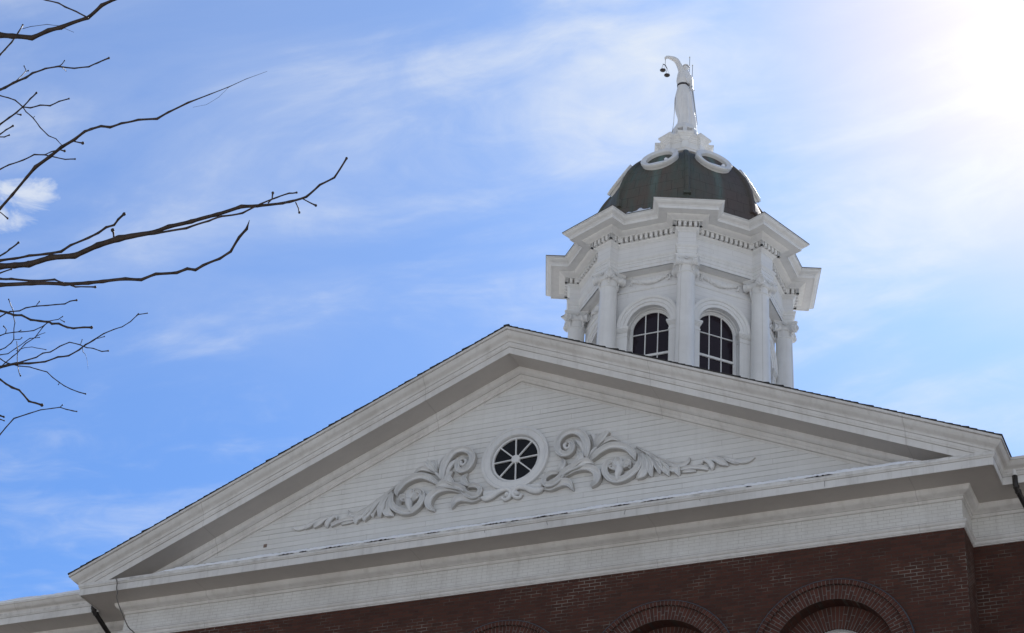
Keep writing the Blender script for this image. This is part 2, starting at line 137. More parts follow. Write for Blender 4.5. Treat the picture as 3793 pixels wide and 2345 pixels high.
BR=[[[8.224,-24.882,-10.702,0.0152],[8.764,-24.954,-10.846,0.0121],[9.302,-25.077,-10.969,0.0101],[9.354,-25.073,-10.997,0.01],[9.417,-25.067,-11.016,0.0093],[9.505,-25.043,-11.032,0.0089],[9.592,-25.05,-11.022,0.0079],[9.659,-25.056,-11.031,0.0078],[9.783,-25.047,-11.007,0.0065],[9.865,-25.075,-10.987,0.0065],[9.946,-25.086,-10.984,0.0051],[10.042,-25.09,-10.976,0.0045]],[[9.801,-25.065,-11.029,0.0032],[9.756,-25.097,-11.007,0.0026],[9.715,-25.12,-10.99,0.0029],[9.686,-25.134,-10.971,0.0026],[9.636,-25.159,-10.961,0.0023],[9.593,-25.18,-10.948,0.002]],[[8.202,-24.786,-10.806,0.0054],[8.559,-24.707,-10.765,0.0043],[8.934,-24.671,-10.69,0.0036],[8.953,-24.652,-10.625,0.0036],[8.953,-24.633,-10.579,0.0033],[8.964,-24.616,-10.52,0.0033],[8.978,-24.607,-10.454,0.0029],[8.981,-24.596,-10.398,0.0029]],[[9.031,-24.639,-10.475,0.0014],[9.075,-24.64,-10.476,0.0011],[9.152,-24.62,-10.468,0.0011],[9.208,-24.601,-10.477,0.0009],[9.267,-24.562,-10.501,0.0007]],[[8.187,-24.695,-10.902,0.0076],[8.477,-24.568,-10.802,0.0061],[8.79,-24.481,-10.664,0.0051],[8.857,-24.496,-10.678,0.0051],[8.906,-24.52,-10.701,0.0051],[8.974,-24.542,-10.708,0.0047],[9.053,-24.557,-10.713,0.0043],[9.112,-24.584,-10.724,0.0039],[9.192,-24.596,-10.731,0.0032],[9.27,-24.602,-10.746,0.0032],[9.354,-24.59,-10.772,0.0028],[9.437,-24.592,-10.789,0.0028],[9.499,-24.614,-10.804,0.0028],[9.574,-24.632,-10.812,0.0031]],[[9.227,-24.556,-10.694,0.0018],[9.24,-24.554,-10.685,0.0018],[9.255,-24.558,-10.669,0.0018]],[[9.234,-24.55,-10.693,0.0014],[9.217,-24.509,-10.665,0.0014],[9.196,-24.469,-10.639,0.0014]],[[8.941,-24.505,-10.668,0.0022],[8.935,-24.479,-10.616,0.0018],[8.926,-24.453,-10.568,0.0018],[8.915,-24.428,-10.519,0.0018],[8.885,-24.419,-10.474,0.0019]],[[8.937,-24.456,-10.555,0.0015],[8.95,-24.45,-10.549,0.0022]],[[8.167,-24.566,-11.041,0.0063],[8.327,-24.336,-10.828,0.005],[8.52,-24.141,-10.569,0.0042],[8.592,-24.172,-10.555,0.0038],[8.662,-24.196,-10.551,0.0038],[8.724,-24.22,-10.554,0.0034],[8.78,-24.248,-10.559,0.003],[8.845,-24.281,-10.552,0.003],[8.901,-24.31,-10.556,0.0033]],[[8.752,-24.22,-10.528,0.003],[8.808,-24.226,-10.554,0.003],[8.875,-24.237,-10.565,0.003],[8.938,-24.239,-10.588,0.003],[9.004,-24.258,-10.595,0.0026],[9.071,-24.27,-10.607,0.0026]],[[8.186,-24.693,-10.904,0.0046],[8.269,-24.377,-10.595,0.0037],[8.395,-24.094,-10.235,0.0031],[8.439,-24.074,-10.246,0.0027],[8.48,-24.056,-10.257,0.0027],[8.515,-24.042,-10.271,0.0027],[8.548,-24.012,-10.3,0.0027],[8.566,-24.001,-10.327,0.0023],[8.597,-23.976,-10.354,0.0023],[8.626,-23.938,-10.396,0.0023],[8.661,-23.903,-10.431,0.0023],[8.698,-23.886,-10.447,0.0019],[8.726,-23.861,-10.479,0.0015]],[[8.694,-24.187,-10.529,0.0023],[8.709,-24.174,-10.528,0.003]],[[8.613,-23.993,-10.373,0.0012],[8.623,-23.991,-10.366,0.0012]],[[8.164,-24.542,-11.067,0.0046],[8.292,-24.285,-10.826,0.0037],[8.455,-24.062,-10.537,0.0031],[8.534,-24.096,-10.541,0.0031],[8.6,-24.131,-10.558,0.003],[8.667,-24.162,-10.577,0.0034]],[[8.165,-24.55,-11.057,0.0036],[8.234,-24.238,-10.758,0.0029],[8.344,-23.958,-10.407,0.0024],[8.4,-23.957,-10.411,0.0024],[8.436,-23.963,-10.426,0.0027],[8.475,-23.975,-10.434,0.0027]],[[8.13,-24.306,-11.338,0.0078],[8.539,-24.344,-11.388,0.0062],[8.953,-24.425,-11.403,0.0052],[9.021,-24.458,-11.389,0.0052],[9.103,-24.493,-11.359,0.0051],[9.196,-24.533,-11.315,0.0051],[9.264,-24.568,-11.3,0.0068],[9.351,-24.591,-11.282,0.0061],[9.426,-24.618,-11.271,0.006],[9.504,-24.637,-11.265,0.0053],[9.575,-24.664,-11.259,0.0046],[9.624,-24.686,-11.278,0.0046],[9.687,-24.701,-11.291,0.0043],[9.743,-24.708,-11.318,0.0046],[9.811,-24.723,-11.327,0.0039],[9.897,-24.726,-11.334,0.0039],[9.988,-24.719,-11.348,0.0042],[10.058,-24.742,-11.35,0.0035],[10.158,-24.756,-11.338,0.0032],[10.263,-24.764,-11.33,0.0019],[10.361,-24.775,-11.326,0.0014],[10.449,-24.792,-11.324,0.0009],[10.552,-24.801,-11.32,0.0005]],[[10.338,-24.744,-11.294,0.0005],[10.3,-24.749,-11.343,0.0005],[10.259,-24.765,-11.385,0.0005],[10.218,-24.795,-11.412,0.0004]],[[9.502,-24.633,-11.271,0.0027],[9.53,-24.635,-11.286,0.0023],[9.556,-24.639,-11.3,0.004]],[[9.393,-24.625,-11.294,0.002],[9.429,-24.632,-11.296,0.002],[9.46,-24.63,-11.311,0.0033]],[[8.151,-24.443,-11.177,0.0049],[8.389,-24.302,-11.056,0.004],[8.65,-24.199,-10.893,0.0033],[8.708,-24.207,-10.892,0.0029],[8.767,-24.218,-10.888,0.0029],[8.843,-24.218,-10.88,0.0029],[8.911,-24.227,-10.871,0.0029],[8.97,-24.222,-10.884,0.0025],[9.025,-24.213,-10.905,0.0022],[9.082,-24.203,-10.926,0.0022],[9.139,-24.202,-10.938,0.0025]],[[8.977,-24.229,-10.891,0.0022],[9.006,-24.221,-10.873,0.0022],[9.037,-24.207,-10.858,0.0018]],[[8.923,-24.373,-11.311,0.0021],[8.965,-24.384,-11.346,0.0017],[9.01,-24.385,-11.387,0.0028]],[[8.107,-24.167,-11.515,0.0167],[8.658,-24.362,-11.696,0.0133],[9.201,-24.604,-11.85,0.0111],[9.263,-24.615,-11.869,0.011],[9.34,-24.616,-11.882,0.0103],[9.417,-24.618,-11.895,0.0109],[9.525,-24.617,-11.883,0.0101],[9.631,-24.602,-11.889,0.0101],[9.744,-24.609,-11.866,0.01],[9.845,-24.613,-11.859,0.0113],[9.995,-24.587,-11.844,0.0079],[10.074,-24.604,-11.846,0.0072],[10.18,-24.604,-11.846,0.0071],[10.297,-24.603,-11.838,0.0065],[10.41,-24.609,-11.83,0.0064],[10.489,-24.614,-11.85,0.0051],[10.602,-24.607,-11.859,0.0044],[10.649,-24.633,-11.883,0.0044],[10.733,-24.648,-11.891,0.0037],[10.811,-24.686,-11.88,0.0034],[10.888,-24.712,-11.884,0.0031],[10.966,-24.769,-11.854,0.0031]],[[10.697,-24.66,-11.918,0.0022],[10.713,-24.656,-11.951,0.0019],[10.724,-24.664,-11.977,0.0028]],[[10.744,-24.69,-11.933,0.0022],[10.765,-24.668,-11.941,0.0019],[10.784,-24.65,-11.947,0.0031]],[[10.581,-24.676,-11.905,0.0025],[10.598,-24.678,-11.89,0.002],[10.605,-24.69,-11.871,0.0033]],[[10.06,-24.665,-11.923,0.0039],[10.192,-24.642,-11.91,0.0039],[10.294,-24.642,-11.898,0.0032],[10.361,-24.656,-11.901,0.0032],[10.454,-24.652,-11.905,0.0032],[10.54,-24.667,-11.893,0.0028],[10.619,-24.681,-11.891,0.0025],[10.685,-24.696,-11.897,0.0025],[10.73,-24.713,-11.918,0.0025]],[[8.109,-24.179,-11.499,0.0088],[8.509,-24.226,-11.547,0.0071],[8.914,-24.315,-11.559,0.0059],[8.967,-24.317,-11.562,0.0055],[9.037,-24.307,-11.56,0.0047],[9.109,-24.3,-11.555,0.0047],[9.19,-24.283,-11.552,0.0047],[9.26,-24.275,-11.55,0.005],[9.317,-24.289,-11.538,0.0043],[9.403,-24.287,-11.517,0.0043],[9.459,-24.297,-11.511,0.0043],[9.51,-24.314,-11.504,0.0043],[9.557,-24.322,-11.509,0.0039],[9.594,-24.348,-11.506,0.0039],[9.637,-24.369,-11.503,0.0046]],[[9.794,-24.585,-11.819,0.0033],[9.796,-24.595,-11.806,0.0033],[9.795,-24.603,-11.797,0.0047]],[[8.11,-24.188,-11.488,0.006],[8.304,-24.025,-11.346,0.0048],[8.521,-23.896,-11.158,0.004],[8.607,-23.924,-11.159,0.0035],[8.666,-23.962,-11.177,0.0035],[8.742,-23.997,-11.181,0.0035]],[[8.103,-24.144,-11.545,0.0042],[8.598,-24.278,-11.67,0.0034],[9.089,-24.457,-11.765,0.0028],[9.14,-24.477,-11.78,0.0028],[9.209,-24.49,-11.784,0.0025]],[[8.099,-24.114,-11.584,0.0117],[8.708,-24.374,-11.815,0.0094],[9.303,-24.682,-12.021,0.0078],[9.355,-24.683,-12.03,0.0074],[9.477,-24.637,-12.018,0.007],[9.6,-24.586,-12.014,0.0063],[9.698,-24.559,-12.011,0.0063],[9.765,-24.554,-12.015,0.006],[9.86,-24.535,-12.01,0.0056],[9.93,-24.522,-12.021,0.0052],[10.0,-24.528,-12.012,0.0049],[10.089,-24.511,-12.014,0.0049],[10.144,-24.522,-12.014,0.0049],[10.188,-24.526,-12.033,0.0048],[10.235,-24.544,-12.033,0.0045],[10.311,-24.55,-12.023,0.0042],[10.371,-24.568,-12.014,0.0041],[10.427,-24.607,-11.984,0.0044],[10.474,-24.634,-11.975,0.0044],[10.506,-24.671,-11.968,0.0009]],[[8.102,-24.136,-11.556,0.0063],[8.621,-24.304,-11.709,0.005],[9.134,-24.518,-11.833,0.0042],[9.217,-24.548,-11.876,0.0042],[9.305,-24.577,-11.916,0.0041],[9.433,-24.573,-11.952,0.0037],[9.546,-24.589,-11.981,0.0037],[9.62,-24.62,-12.035,0.0027]],[[9.644,-24.598,-12.037,0.0033],[9.667,-24.594,-12.048,0.0027],[9.713,-24.58,-12.048,0.0023],[9.749,-24.573,-12.052,0.0033]],[[8.089,-24.05,-11.669,0.0069],[8.517,-24.131,-11.74,0.0055],[8.947,-24.255,-11.775,0.0046],[8.989,-24.258,-11.798,0.0043],[9.035,-24.259,-11.818,0.0043],[9.077,-24.262,-11.842,0.0041],[9.125,-24.268,-11.856,0.0038],[9.174,-24.259,-11.885,0.0038],[9.225,-24.26,-11.902,0.0038],[9.279,-24.259,-11.918,0.0042],[9.308,-24.273,-11.943,0.004],[9.353,-24.282,-11.957,0.0037],[9.401,-24.278,-11.984,0.0035],[9.441,-24.287,-12.003,0.0035],[9.497,-24.291,-12.012,0.0032],[9.545,-24.298,-12.027,0.0039]],[[8.079,-24.02,-11.717,0.0042],[8.325,-23.92,-11.632,0.0034],[8.587,-23.856,-11.502,0.0028],[8.634,-23.873,-11.499,0.0028],[8.681,-23.889,-11.498,0.0028],[8.715,-23.906,-11.509,0.0026],[8.771,-23.906,-11.517,0.0025],[8.817,-23.92,-11.519,0.0025],[8.874,-23.923,-11.524,0.0025],[8.938,-23.918,-11.53,0.0025],[8.986,-23.924,-11.54,0.0023],[9.043,-23.924,-11.548,0.0025],[9.085,-23.941,-11.553,0.0022],[9.129,-23.951,-11.564,0.003]],[[8.868,-23.911,-11.51,0.0015],[8.874,-23.912,-11.502,0.0015],[8.882,-23.913,-11.493,0.002]],[[8.005,-23.982,-11.857,0.0042],[8.029,-23.616,-11.565,0.0034],[8.092,-23.276,-11.214,0.0028],[8.131,-23.279,-11.204,0.0025],[8.166,-23.283,-11.2,0.0022],[8.204,-23.292,-11.185,0.0022],[8.229,-23.307,-11.177,0.0022],[8.25,-23.349,-11.143,0.0019],[8.27,-23.374,-11.128,0.0019],[8.281,-23.407,-11.116,0.0019],[8.297,-23.434,-11.105,0.0019],[8.303,-23.472,-11.092,0.0019],[8.312,-23.505,-11.082,0.0022]],[[8.243,-23.317,-11.189,0.0017],[8.266,-23.302,-11.181,0.0017],[8.274,-23.302,-11.173,0.0019]],[[8.041,-24.0,-11.789,0.0032],[8.207,-23.798,-11.625,0.0025],[8.398,-23.628,-11.41,0.0021],[8.443,-23.637,-11.413,0.0024],[8.484,-23.649,-11.417,0.0021],[8.536,-23.65,-11.421,0.0021],[8.583,-23.652,-11.43,0.0021],[8.649,-23.645,-11.431,0.0021],[8.705,-23.653,-11.424,0.0021],[8.752,-23.671,-11.415,0.0018],[8.806,-23.673,-11.418,0.0016],[8.843,-23.691,-11.421,0.0018]],[[8.503,-23.669,-11.435,0.0021],[8.51,-23.677,-11.418,0.0018],[8.503,-23.693,-11.408,0.0024]],[[8.831,-23.69,-11.435,0.0013],[8.845,-23.673,-11.44,0.0021]],[[8.552,-23.641,-11.415,0.0013],[8.563,-23.637,-11.407,0.0018]],[[7.999,-23.979,-11.869,0.0034],[7.994,-23.58,-11.552,0.0028],[8.031,-23.206,-11.174,0.0023],[8.087,-23.222,-11.189,0.0023],[8.148,-23.234,-11.202,0.002],[8.213,-23.258,-11.197,0.002],[8.285,-23.281,-11.184,0.0017],[8.333,-23.309,-11.194,0.0019],[8.4,-23.317,-11.207,0.0016]],[[7.962,-23.961,-11.942,0.0038],[8.095,-23.669,-11.72,0.003],[8.262,-23.407,-11.445,0.0025],[8.303,-23.43,-11.443,0.0022],[8.349,-23.453,-11.435,0.0022],[8.404,-23.473,-11.421,0.0022],[8.45,-23.494,-11.418,0.0019],[8.506,-23.52,-11.396,0.0019],[8.569,-23.534,-11.381,0.0019],[8.632,-23.565,-11.348,0.0019],[8.667,-23.587,-11.354,0.0016]],[[8.555,-23.519,-11.367,0.0016],[8.604,-23.545,-11.379,0.0013],[8.652,-23.568,-11.394,0.0011]],[[8.356,-23.408,-11.338,0.0014],[8.405,-23.409,-11.329,0.0014],[8.449,-23.407,-11.332,0.0014],[8.479,-23.408,-11.345,0.0014],[8.529,-23.394,-11.356,0.0016]],[[8.423,-23.494,-11.35,0.0016],[8.432,-23.482,-11.394,0.0019],[8.435,-23.473,-11.44,0.0016],[8.444,-23.468,-11.475,0.0016],[8.454,-23.461,-11.51,0.0016],[8.469,-23.458,-11.537,0.0024]],[[7.97,-23.965,-11.925,0.0092],[8.282,-23.863,-11.853,0.0073],[8.61,-23.799,-11.737,0.0061],[8.659,-23.814,-11.748,0.0056],[8.709,-23.829,-11.758,0.0051],[8.774,-23.835,-11.763,0.0055],[8.841,-23.833,-11.775,0.004],[8.924,-23.825,-11.777,0.0032],[8.998,-23.833,-11.771,0.0032],[9.062,-23.838,-11.78,0.003],[9.129,-23.855,-11.772,0.003],[9.18,-23.88,-11.77,0.0029],[9.234,-23.901,-11.772,0.0029],[9.299,-23.921,-11.763,0.0022],[9.362,-23.936,-11.763,0.0019],[9.418,-23.951,-11.77,0.0017],[9.476,-23.973,-11.768,0.0017],[9.531,-24.001,-11.761,0.0017],[9.588,-24.012,-11.773,0.0017]],[[8.727,-23.784,-11.721,0.0036],[8.82,-23.772,-11.699,0.0025],[8.867,-23.788,-11.695,0.0025],[8.914,-23.795,-11.703,0.0023],[8.973,-23.808,-11.691,0.0023],[9.03,-23.816,-11.686,0.002],[9.083,-23.809,-11.705,0.002],[9.127,-23.806,-11.729,0.002],[9.169,-23.812,-11.745,0.002],[9.217,-23.807,-11.768,0.002],[9.26,-23.816,-11.779,0.0024]],[[9.109,-23.832,-11.726,0.0012],[9.119,-23.84,-11.706,0.0015]],[[9.114,-23.82,-11.736,0.0015],[9.127,-23.824,-11.764,0.0012],[9.148,-23.828,-11.785,0.0007],[9.163,-23.823,-11.823,0.0004],[9.174,-23.82,-11.863,0.0003]],[[9.245,-23.909,-11.773,0.0012],[9.279,-23.916,-11.778,0.0012],[9.311,-23.924,-11.782,0.0017]],[[9.493,-23.966,-11.736,0.0014],[9.503,-23.965,-11.728,0.0022]],[[8.002,-23.981,-11.864,0.0036],[8.242,-23.827,-11.746,0.0029],[8.502,-23.709,-11.581,0.0024],[8.542,-23.703,-11.607,0.0023],[8.582,-23.697,-11.635,0.0023],[8.642,-23.679,-11.653,0.0023],[8.703,-23.668,-11.664,0.0021],[8.748,-23.664,-11.683,0.0021],[8.8,-23.655,-11.702,0.002],[8.835,-23.65,-11.735,0.002],[8.874,-23.643,-11.765,0.002],[8.91,-23.643,-11.792,0.002],[8.95,-23.641,-11.816,0.002],[8.997,-23.634,-11.838,0.002],[9.038,-23.636,-11.856,0.0023]],[[8.895,-23.662,-11.783,0.0013],[8.889,-23.66,-11.792,0.0015]],[[7.957,-23.959,-11.951,0.0057],[8.49,-24.068,-12.048,0.0046],[9.018,-24.226,-12.115,0.0038],[9.051,-24.215,-12.139,0.0035],[9.083,-24.205,-12.163,0.0033],[9.114,-24.201,-12.183,0.0042],[9.151,-24.194,-12.199,0.0033],[9.177,-24.189,-12.225,0.003],[9.205,-24.179,-12.256,0.0037],[9.239,-24.177,-12.269,0.0032],[9.274,-24.173,-12.284,0.0042]],[[7.842,-23.861,-12.242,0.0038],[8.287,-23.817,-12.224,0.003],[8.739,-23.815,-12.17,0.0025],[8.784,-23.838,-12.146,0.0025],[8.824,-23.859,-12.132,0.0022],[8.877,-23.879,-12.103,0.0025],[8.949,-23.873,-12.087,0.0022],[9.009,-23.872,-12.078,0.0019],[9.068,-23.867,-12.078,0.0019],[9.112,-23.871,-12.083,0.0019],[9.15,-23.871,-12.101,0.0019],[9.188,-23.872,-12.116,0.0022],[9.218,-23.881,-12.13,0.0019]],[[9.106,-23.864,-12.078,0.0015],[9.116,-23.864,-12.068,0.0019]],[[7.866,-23.914,-12.137,0.0046],[8.154,-23.714,-12.003,0.0037],[8.467,-23.549,-11.824,0.0031],[8.483,-23.541,-11.815,0.0037],[8.496,-23.528,-11.817,0.0031]],[[7.862,-23.912,-12.145,0.0039],[8.12,-23.68,-11.988,0.0031],[8.406,-23.481,-11.783,0.0026],[8.421,-23.468,-11.781,0.0024],[8.436,-23.453,-11.783,0.0021]]]
# ================================================================== helpers
def new_mat(name):
    m = bpy.data.materials.new(name); m.use_nodes = True
    t = m.node_tree
    b = t.nodes['Principled BSDF']
    return m, t, b
class NB:
    """tiny node builder for one material"""
    def __init__(s, name):
        s.m, s.t, s.b = new_mat(name); s.N, s.L = s.t.nodes, s.t.links
        g = s.N.new('ShaderNodeNewGeometry'); s.pos, s.nrm, s.isl = g.outputs['Position'], g.outputs['Normal'], g.outputs['Random Per Island']
        sp = s.N.new('ShaderNodeSeparateXYZ'); s.L.new(s.pos, sp.inputs[0]); s.x, s.y, s.z = sp.outputs
    def math(s, op, a, b=None, c=None):
        n = s.N.new('ShaderNodeMath'); n.operation = op
        for i, v in enumerate((a, b, c)):
            if v is None: continue
            if isinstance(v, (int, float)): n.inputs[i].default_value = v
            else: s.L.new(v, n.inputs[i])
        return n.outputs[0]
    def rng(s, v, a, b, c=0.0, d=1.0, smooth=False):
        n = s.N.new('ShaderNodeMapRange'); n.clamp = True
        if smooth: n.interpolation_type = 'SMOOTHSTEP'
        s.L.new(v, n.inputs[0])
        for i, x in enumerate((a, b, c, d)): n.inputs[i + 1].default_value = x
        return n.outputs[0]
    def vec(s, scale=(1, 1, 1), v=None, loc=(0, 0, 0)):
        n = s.N.new('ShaderNodeMapping'); s.L.new(v or s.pos, n.inputs[0])
        n.inputs['Scale'].default_value = scale; n.inputs['Location'].default_value = loc
        return n.outputs[0]
    def comb(s, a, b, c=0.0):
        n = s.N.new('ShaderNodeCombineXYZ')
        for i, v in enumerate((a, b, c)):
            if isinstance(v, (int, float)): n.inputs[i].default_value = v
            else: s.L.new(v, n.inputs[i])
        return n.outputs[0]
    def noise(s, scale, detail=4, rough=0.55, v=None, dist=0.0):
        n = s.N.new('ShaderNodeTexNoise'); s.L.new(v or s.pos, n.inputs['Vector'])
        n.inputs['Scale'].default_value = scale; n.inputs['Detail'].default_value = detail
        n.inputs['Roughness'].default_value = rough; n.inputs['Distortion'].default_value = dist
        return n.outputs[0]
    def mix(s, f, a, b, mode='MIX'):
        n = s.N.new('ShaderNodeMixRGB'); n.blend_type = mode
        for i, v in enumerate((f, a, b)):
            if isinstance(v, (int, float)): n.inputs[i].default_value = v
            elif isinstance(v, tuple): n.inputs[i].default_value = (*v, 1) if len(v) == 3 else v
            else: s.L.new(v, n.inputs[i])
        return n.outputs[0]
    def done(s, col, rough=0.5, bump=None, bs=0.3, bd=0.01, spec=None, metal=None):
        if isinstance(col, tuple): s.b.inputs['Base Color'].default_value = (*col, 1)
        else: s.L.new(col, s.b.inputs['Base Color'])
        if isinstance(rough, (int, float)): s.b.inputs['Roughness'].default_value = rough
        else: s.L.new(rough, s.b.inputs['Roughness'])
        if spec is not None: s.b.inputs['Specular IOR Level'].default_value = spec
        if metal is not None: s.b.inputs['Metallic'].default_value = metal
        if bump is not None:
            n = s.N.new('ShaderNodeBump'); n.inputs['Strength'].default_value = bs; n.inputs['Distance'].default_value = bd
            s.L.new(bump, n.inputs['Height']); s.L.new(n.outputs[0], s.b.inputs['Normal'])
        return s.m

def paint(name, base, dirt, amount=0.5, boards=0.0, cracks=0.0, mould=0.0, streak=0.35, brick=False, joints=False, rough=0.5):
    """weathered white paint; boards = pitch of horizontal boards with open joints"""
    n = NB(name)
    a = n.noise(0.7, 5, 0.6)
    b = n.noise(5.0, 6, 0.65)
    st = n.noise(1.0, 5, 0.6, v=n.vec((7, 7, 0.55)))
    m1 = n.rng(a, 0.40, 0.70, 0, amount)
    m2 = n.rng(st, 0.50, 0.78, 0, streak)
    m3 = n.rng(b, 0.45, 0.80, 0, amount * 0.5)
    col = n.mix(m1, base, dirt)
    col = n.mix(m2, col, tuple(c * 0.86 for c in dirt))
    col = n.mix(m3, col, tuple(c * 0.92 for c in dirt))
    h = n.math('MULTIPLY', b, 0.25)
    if boards:
        wob = n.math('MULTIPLY', n.noise(0.35, 2, 0.5, v=n.vec((1, 1, 6))), 0.02)
        f = n.math('FRACT', n.math('DIVIDE', n.math('ADD', n.z, wob), boards))
        d = n.math('ABSOLUTE', n.math('SUBTRACT', f, 0.5))
        idn = n.math('FLOOR', n.math('DIVIDE', n.math('ADD', n.z, wob), boards))
        along = n.math('ADD', n.x, n.y)
        rnd = n.noise(1.0, 4, 0.6, v=n.comb(n.math('MULTIPLY', along, 0.55), n.math('MULTIPLY', idn, 3.37)))
        line = n.rng(d, 0.435, 0.478)
        col = n.mix(n.math('MULTIPLY', line, n.math('MULTIPLY', n.rng(rnd, 0.46, 0.62, 0.16, 1), cracks)), col, (0.16, 0.13, 0.11))
        # each board takes the paint a little differently
        wn_ = n.N.new('ShaderNodeTexWhiteNoise'); wn_.noise_dimensions = '1D'; n.L.new(idn, wn_.inputs['W'])
        col = n.mix(n.rng(wn_.outputs[0], 0, 1, 0.0, 0.30), col, dirt)
        # butt joints between board lengths
        bj = n.math('FRACT', n.math('ADD', n.math('MULTIPLY', along, 0.19), n.math('MULTIPLY', wn_.outputs[0], 7.0)))
        col = n.mix(n.rng(bj, 0.0, 0.0022, 0.55, 0.0), col, (0.25, 0.22, 0.20))
        h = n.math('SUBTRACT', h, n.math('MULTIPLY', line, 0.6))
    if brick:
        horiz = n.math('MAXIMUM', n.math('ABSOLUTE', n.x), 0)
        sp = n.N.new('ShaderNodeSeparateXYZ'); n.L.new(n.nrm, sp.inputs[0])
        side = n.math('GREATER_THAN', n.math('ABSOLUTE', sp.outputs[0]), 0.6)
        u = n.math('ADD', n.math('MULTIPLY', n.x, n.math('SUBTRACT', 1, side)), n.math('MULTIPLY', n.y, side))
        t = n.N.new('ShaderNodeTexBrick'); n.L.new(n.comb(u, n.z), t.inputs['Vector'])
        t.inputs['Scale'].default_value = 1; t.inputs['Brick Width'].default_value = 0.21; t.inputs['Row Height'].default_value = 0.067
        t.inputs['Mortar Size'].default_value = 0.006; t.inputs['Mortar Smooth'].default_value = 0.4
        t.inputs['Color1'].default_value = (0, 0, 0, 1); t.inputs['Color2'].default_value = (0.25, 0.25, 0.25, 1); t.inputs['Mortar'].default_value = (1, 1, 1, 1)
        k = n.math('MULTIPLY', t.outputs['Fac'], n.rng(n.noise(1.8, 4), 0.25, 0.65, 0.16, 0.42))
        col = n.mix(k, col, (0.30, 0.27, 0.24))
        h = n.math('SUBTRACT', h, n.math('MULTIPLY', t.outputs['Fac'], 0.5))
    if mould:
        # grime running from the open joint along the cornice ledge
        e = n.rng(n.z, 0.885, 0.965, 0, 1)
        g = n.noise(2.2, 6, 0.7, v=n.vec((1.0, 1.0, 4.0)))
        k = n.math('MULTIPLY', e, n.rng(g, 0.50, 0.66, 0, mould))
        col = n.mix(k, col, (0.09, 0.075, 0.05))
        c2 = n.rng(n.noise(3.0, 5, 0.7, v=n.vec((6, 6, 0.5))), 0.60, 0.75, 0, 0.35)
        col = n.mix(n.math('MULTIPLY', c2, n.rng(n.z, 0.70, 0.95, 0.2, 1)), col, (0.28, 0.23, 0.15))
    if joints:
        # butt joints of the long moulding lengths
        wj = n.math('MULTIPLY', n.x, 0.21)
        f = n.math('ABSOLUTE', n.math('SUBTRACT', n.math('FRACT', n.math('ADD', wj, 0.37)), 0.5))
        col = n.mix(n.rng(f, 0.4978, 0.499, 0, 0.25), col, (0.2, 0.17, 0.15))
    return n.done(col, rough, h, 0.35, 0.006, spec=0.3)

M_paint = paint("white_paint", (0.80, 0.80, 0.79), (0.58, 0.57, 0.55), 0.35, streak=0.28)
M_paintF = paint("white_paint_cornice", (0.76, 0.745, 0.72), (0.52, 0.49, 0.45), 0.50, streak=0.45, joints=True)
M_paintH = paint("white_paint_lower_cornice", (0.76, 0.75, 0.73), (0.50, 0.48, 0.45), 0.6, mould=0.9, streak=0.55)
M_board = paint("white_boarding", (0.78, 0.78, 0.76), (0.60, 0.59, 0.57), 0.4, boards=0.1130, cracks=1.0, streak=0.3)
M_boardC = paint("cupola_boarding", (0.80, 0.80, 0.80), (0.64, 0.64, 0.63), 0.3, boards=0.13, cracks=0.30, streak=0.2)
M_frieze = paint("painted_brick", (0.76, 0.755, 0.73), (0.54, 0.52, 0.49), 0.5, brick=True, streak=0.4)
M_orn = paint("white_paint_carving", (0.76, 0.76, 0.75), (0.52, 0.52, 0.52), 0.5, streak=0.3)
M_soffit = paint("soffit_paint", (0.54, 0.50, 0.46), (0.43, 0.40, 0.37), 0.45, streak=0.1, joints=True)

def brick_mat():
    n = NB("red_brick")
    sp = n.N.new('ShaderNodeSeparateXYZ'); n.L.new(n.nrm, sp.inputs[0])
    side = n.math('GREATER_THAN', n.math('ABSOLUTE', sp.outputs[0]), 0.6)
    u = n.math('ADD', n.math('MULTIPLY', n.x, n.math('SUBTRACT', 1, side)), n.math('MULTIPLY', n.y, side))
    wob = n.math('MULTIPLY', n.noise(6, 3), 0.006)
    t = n.N.new('ShaderNodeTexBrick'); n.L.new(n.comb(n.math('ADD', u, wob), n.math('ADD', n.z, wob)), t.inputs['Vector'])
    t.inputs['Scale'].default_value = 1; t.inputs['Brick Width'].default_value = 0.21; t.inputs['Row Height'].default_value = 0.067
    t.inputs['Mortar Size'].default_value = 0.0065; t.inputs['Mortar Smooth'].default_value = 0.25; t.inputs['Bias'].default_value = 0.0
    t.inputs['Color1'].default_value = (0.098, 0.041, 0.028, 1); t.inputs['Color2'].default_value = (0.054, 0.027, 0.020, 1)
    t.inputs['Mortar'].default_value = (0.0, 0.0, 0.0, 1)
    var = n.noise(1.1, 4, 0.6)
    fine = n.noise(60, 4, 0.7)
    c = n.mix(n.rng(var, 0.35, 0.7, 0, 0.55), t.outputs['Color'], (0.075, 0.028, 0.022))
    c = n.mix(n.rng(n.noise(4.5, 2, 0.5, v=n.vec((1, 1, 3))), 0.62, 0.70, 0, 0.6), c, (0.030, 0.017, 0.018))
    c = n.mix(n.rng(fine, 0.35, 0.75, 0, 0.35), c, (0.11, 0.048, 0.038))
    # old dark joints with patches of pale repointing
    pale = n.rng(n.noise(0.55, 5, 0.62, v=n.vec((1, 1, 2.0), loc=(1.4, 0, .8))), 0.47, 0.62, 0.0, 1.0)
    bits = n.rng(n.noise(3.2, 3, 0.6), 0.40, 0.60)
    mort = n.mix(n.math('MULTIPLY', pale, bits), (0.062, 0.044, 0.036), (0.25, 0.225, 0.195))
    c = n.mix(t.outputs['Fac'], c, mort)
    return n.done(c, 0.85, n.math('SUBTRACT', n.math('MULTIPLY', fine, 0.3), t.outputs['Fac']), 0.6, 0.008, spec=0.2)
M_brick = brick_mat()
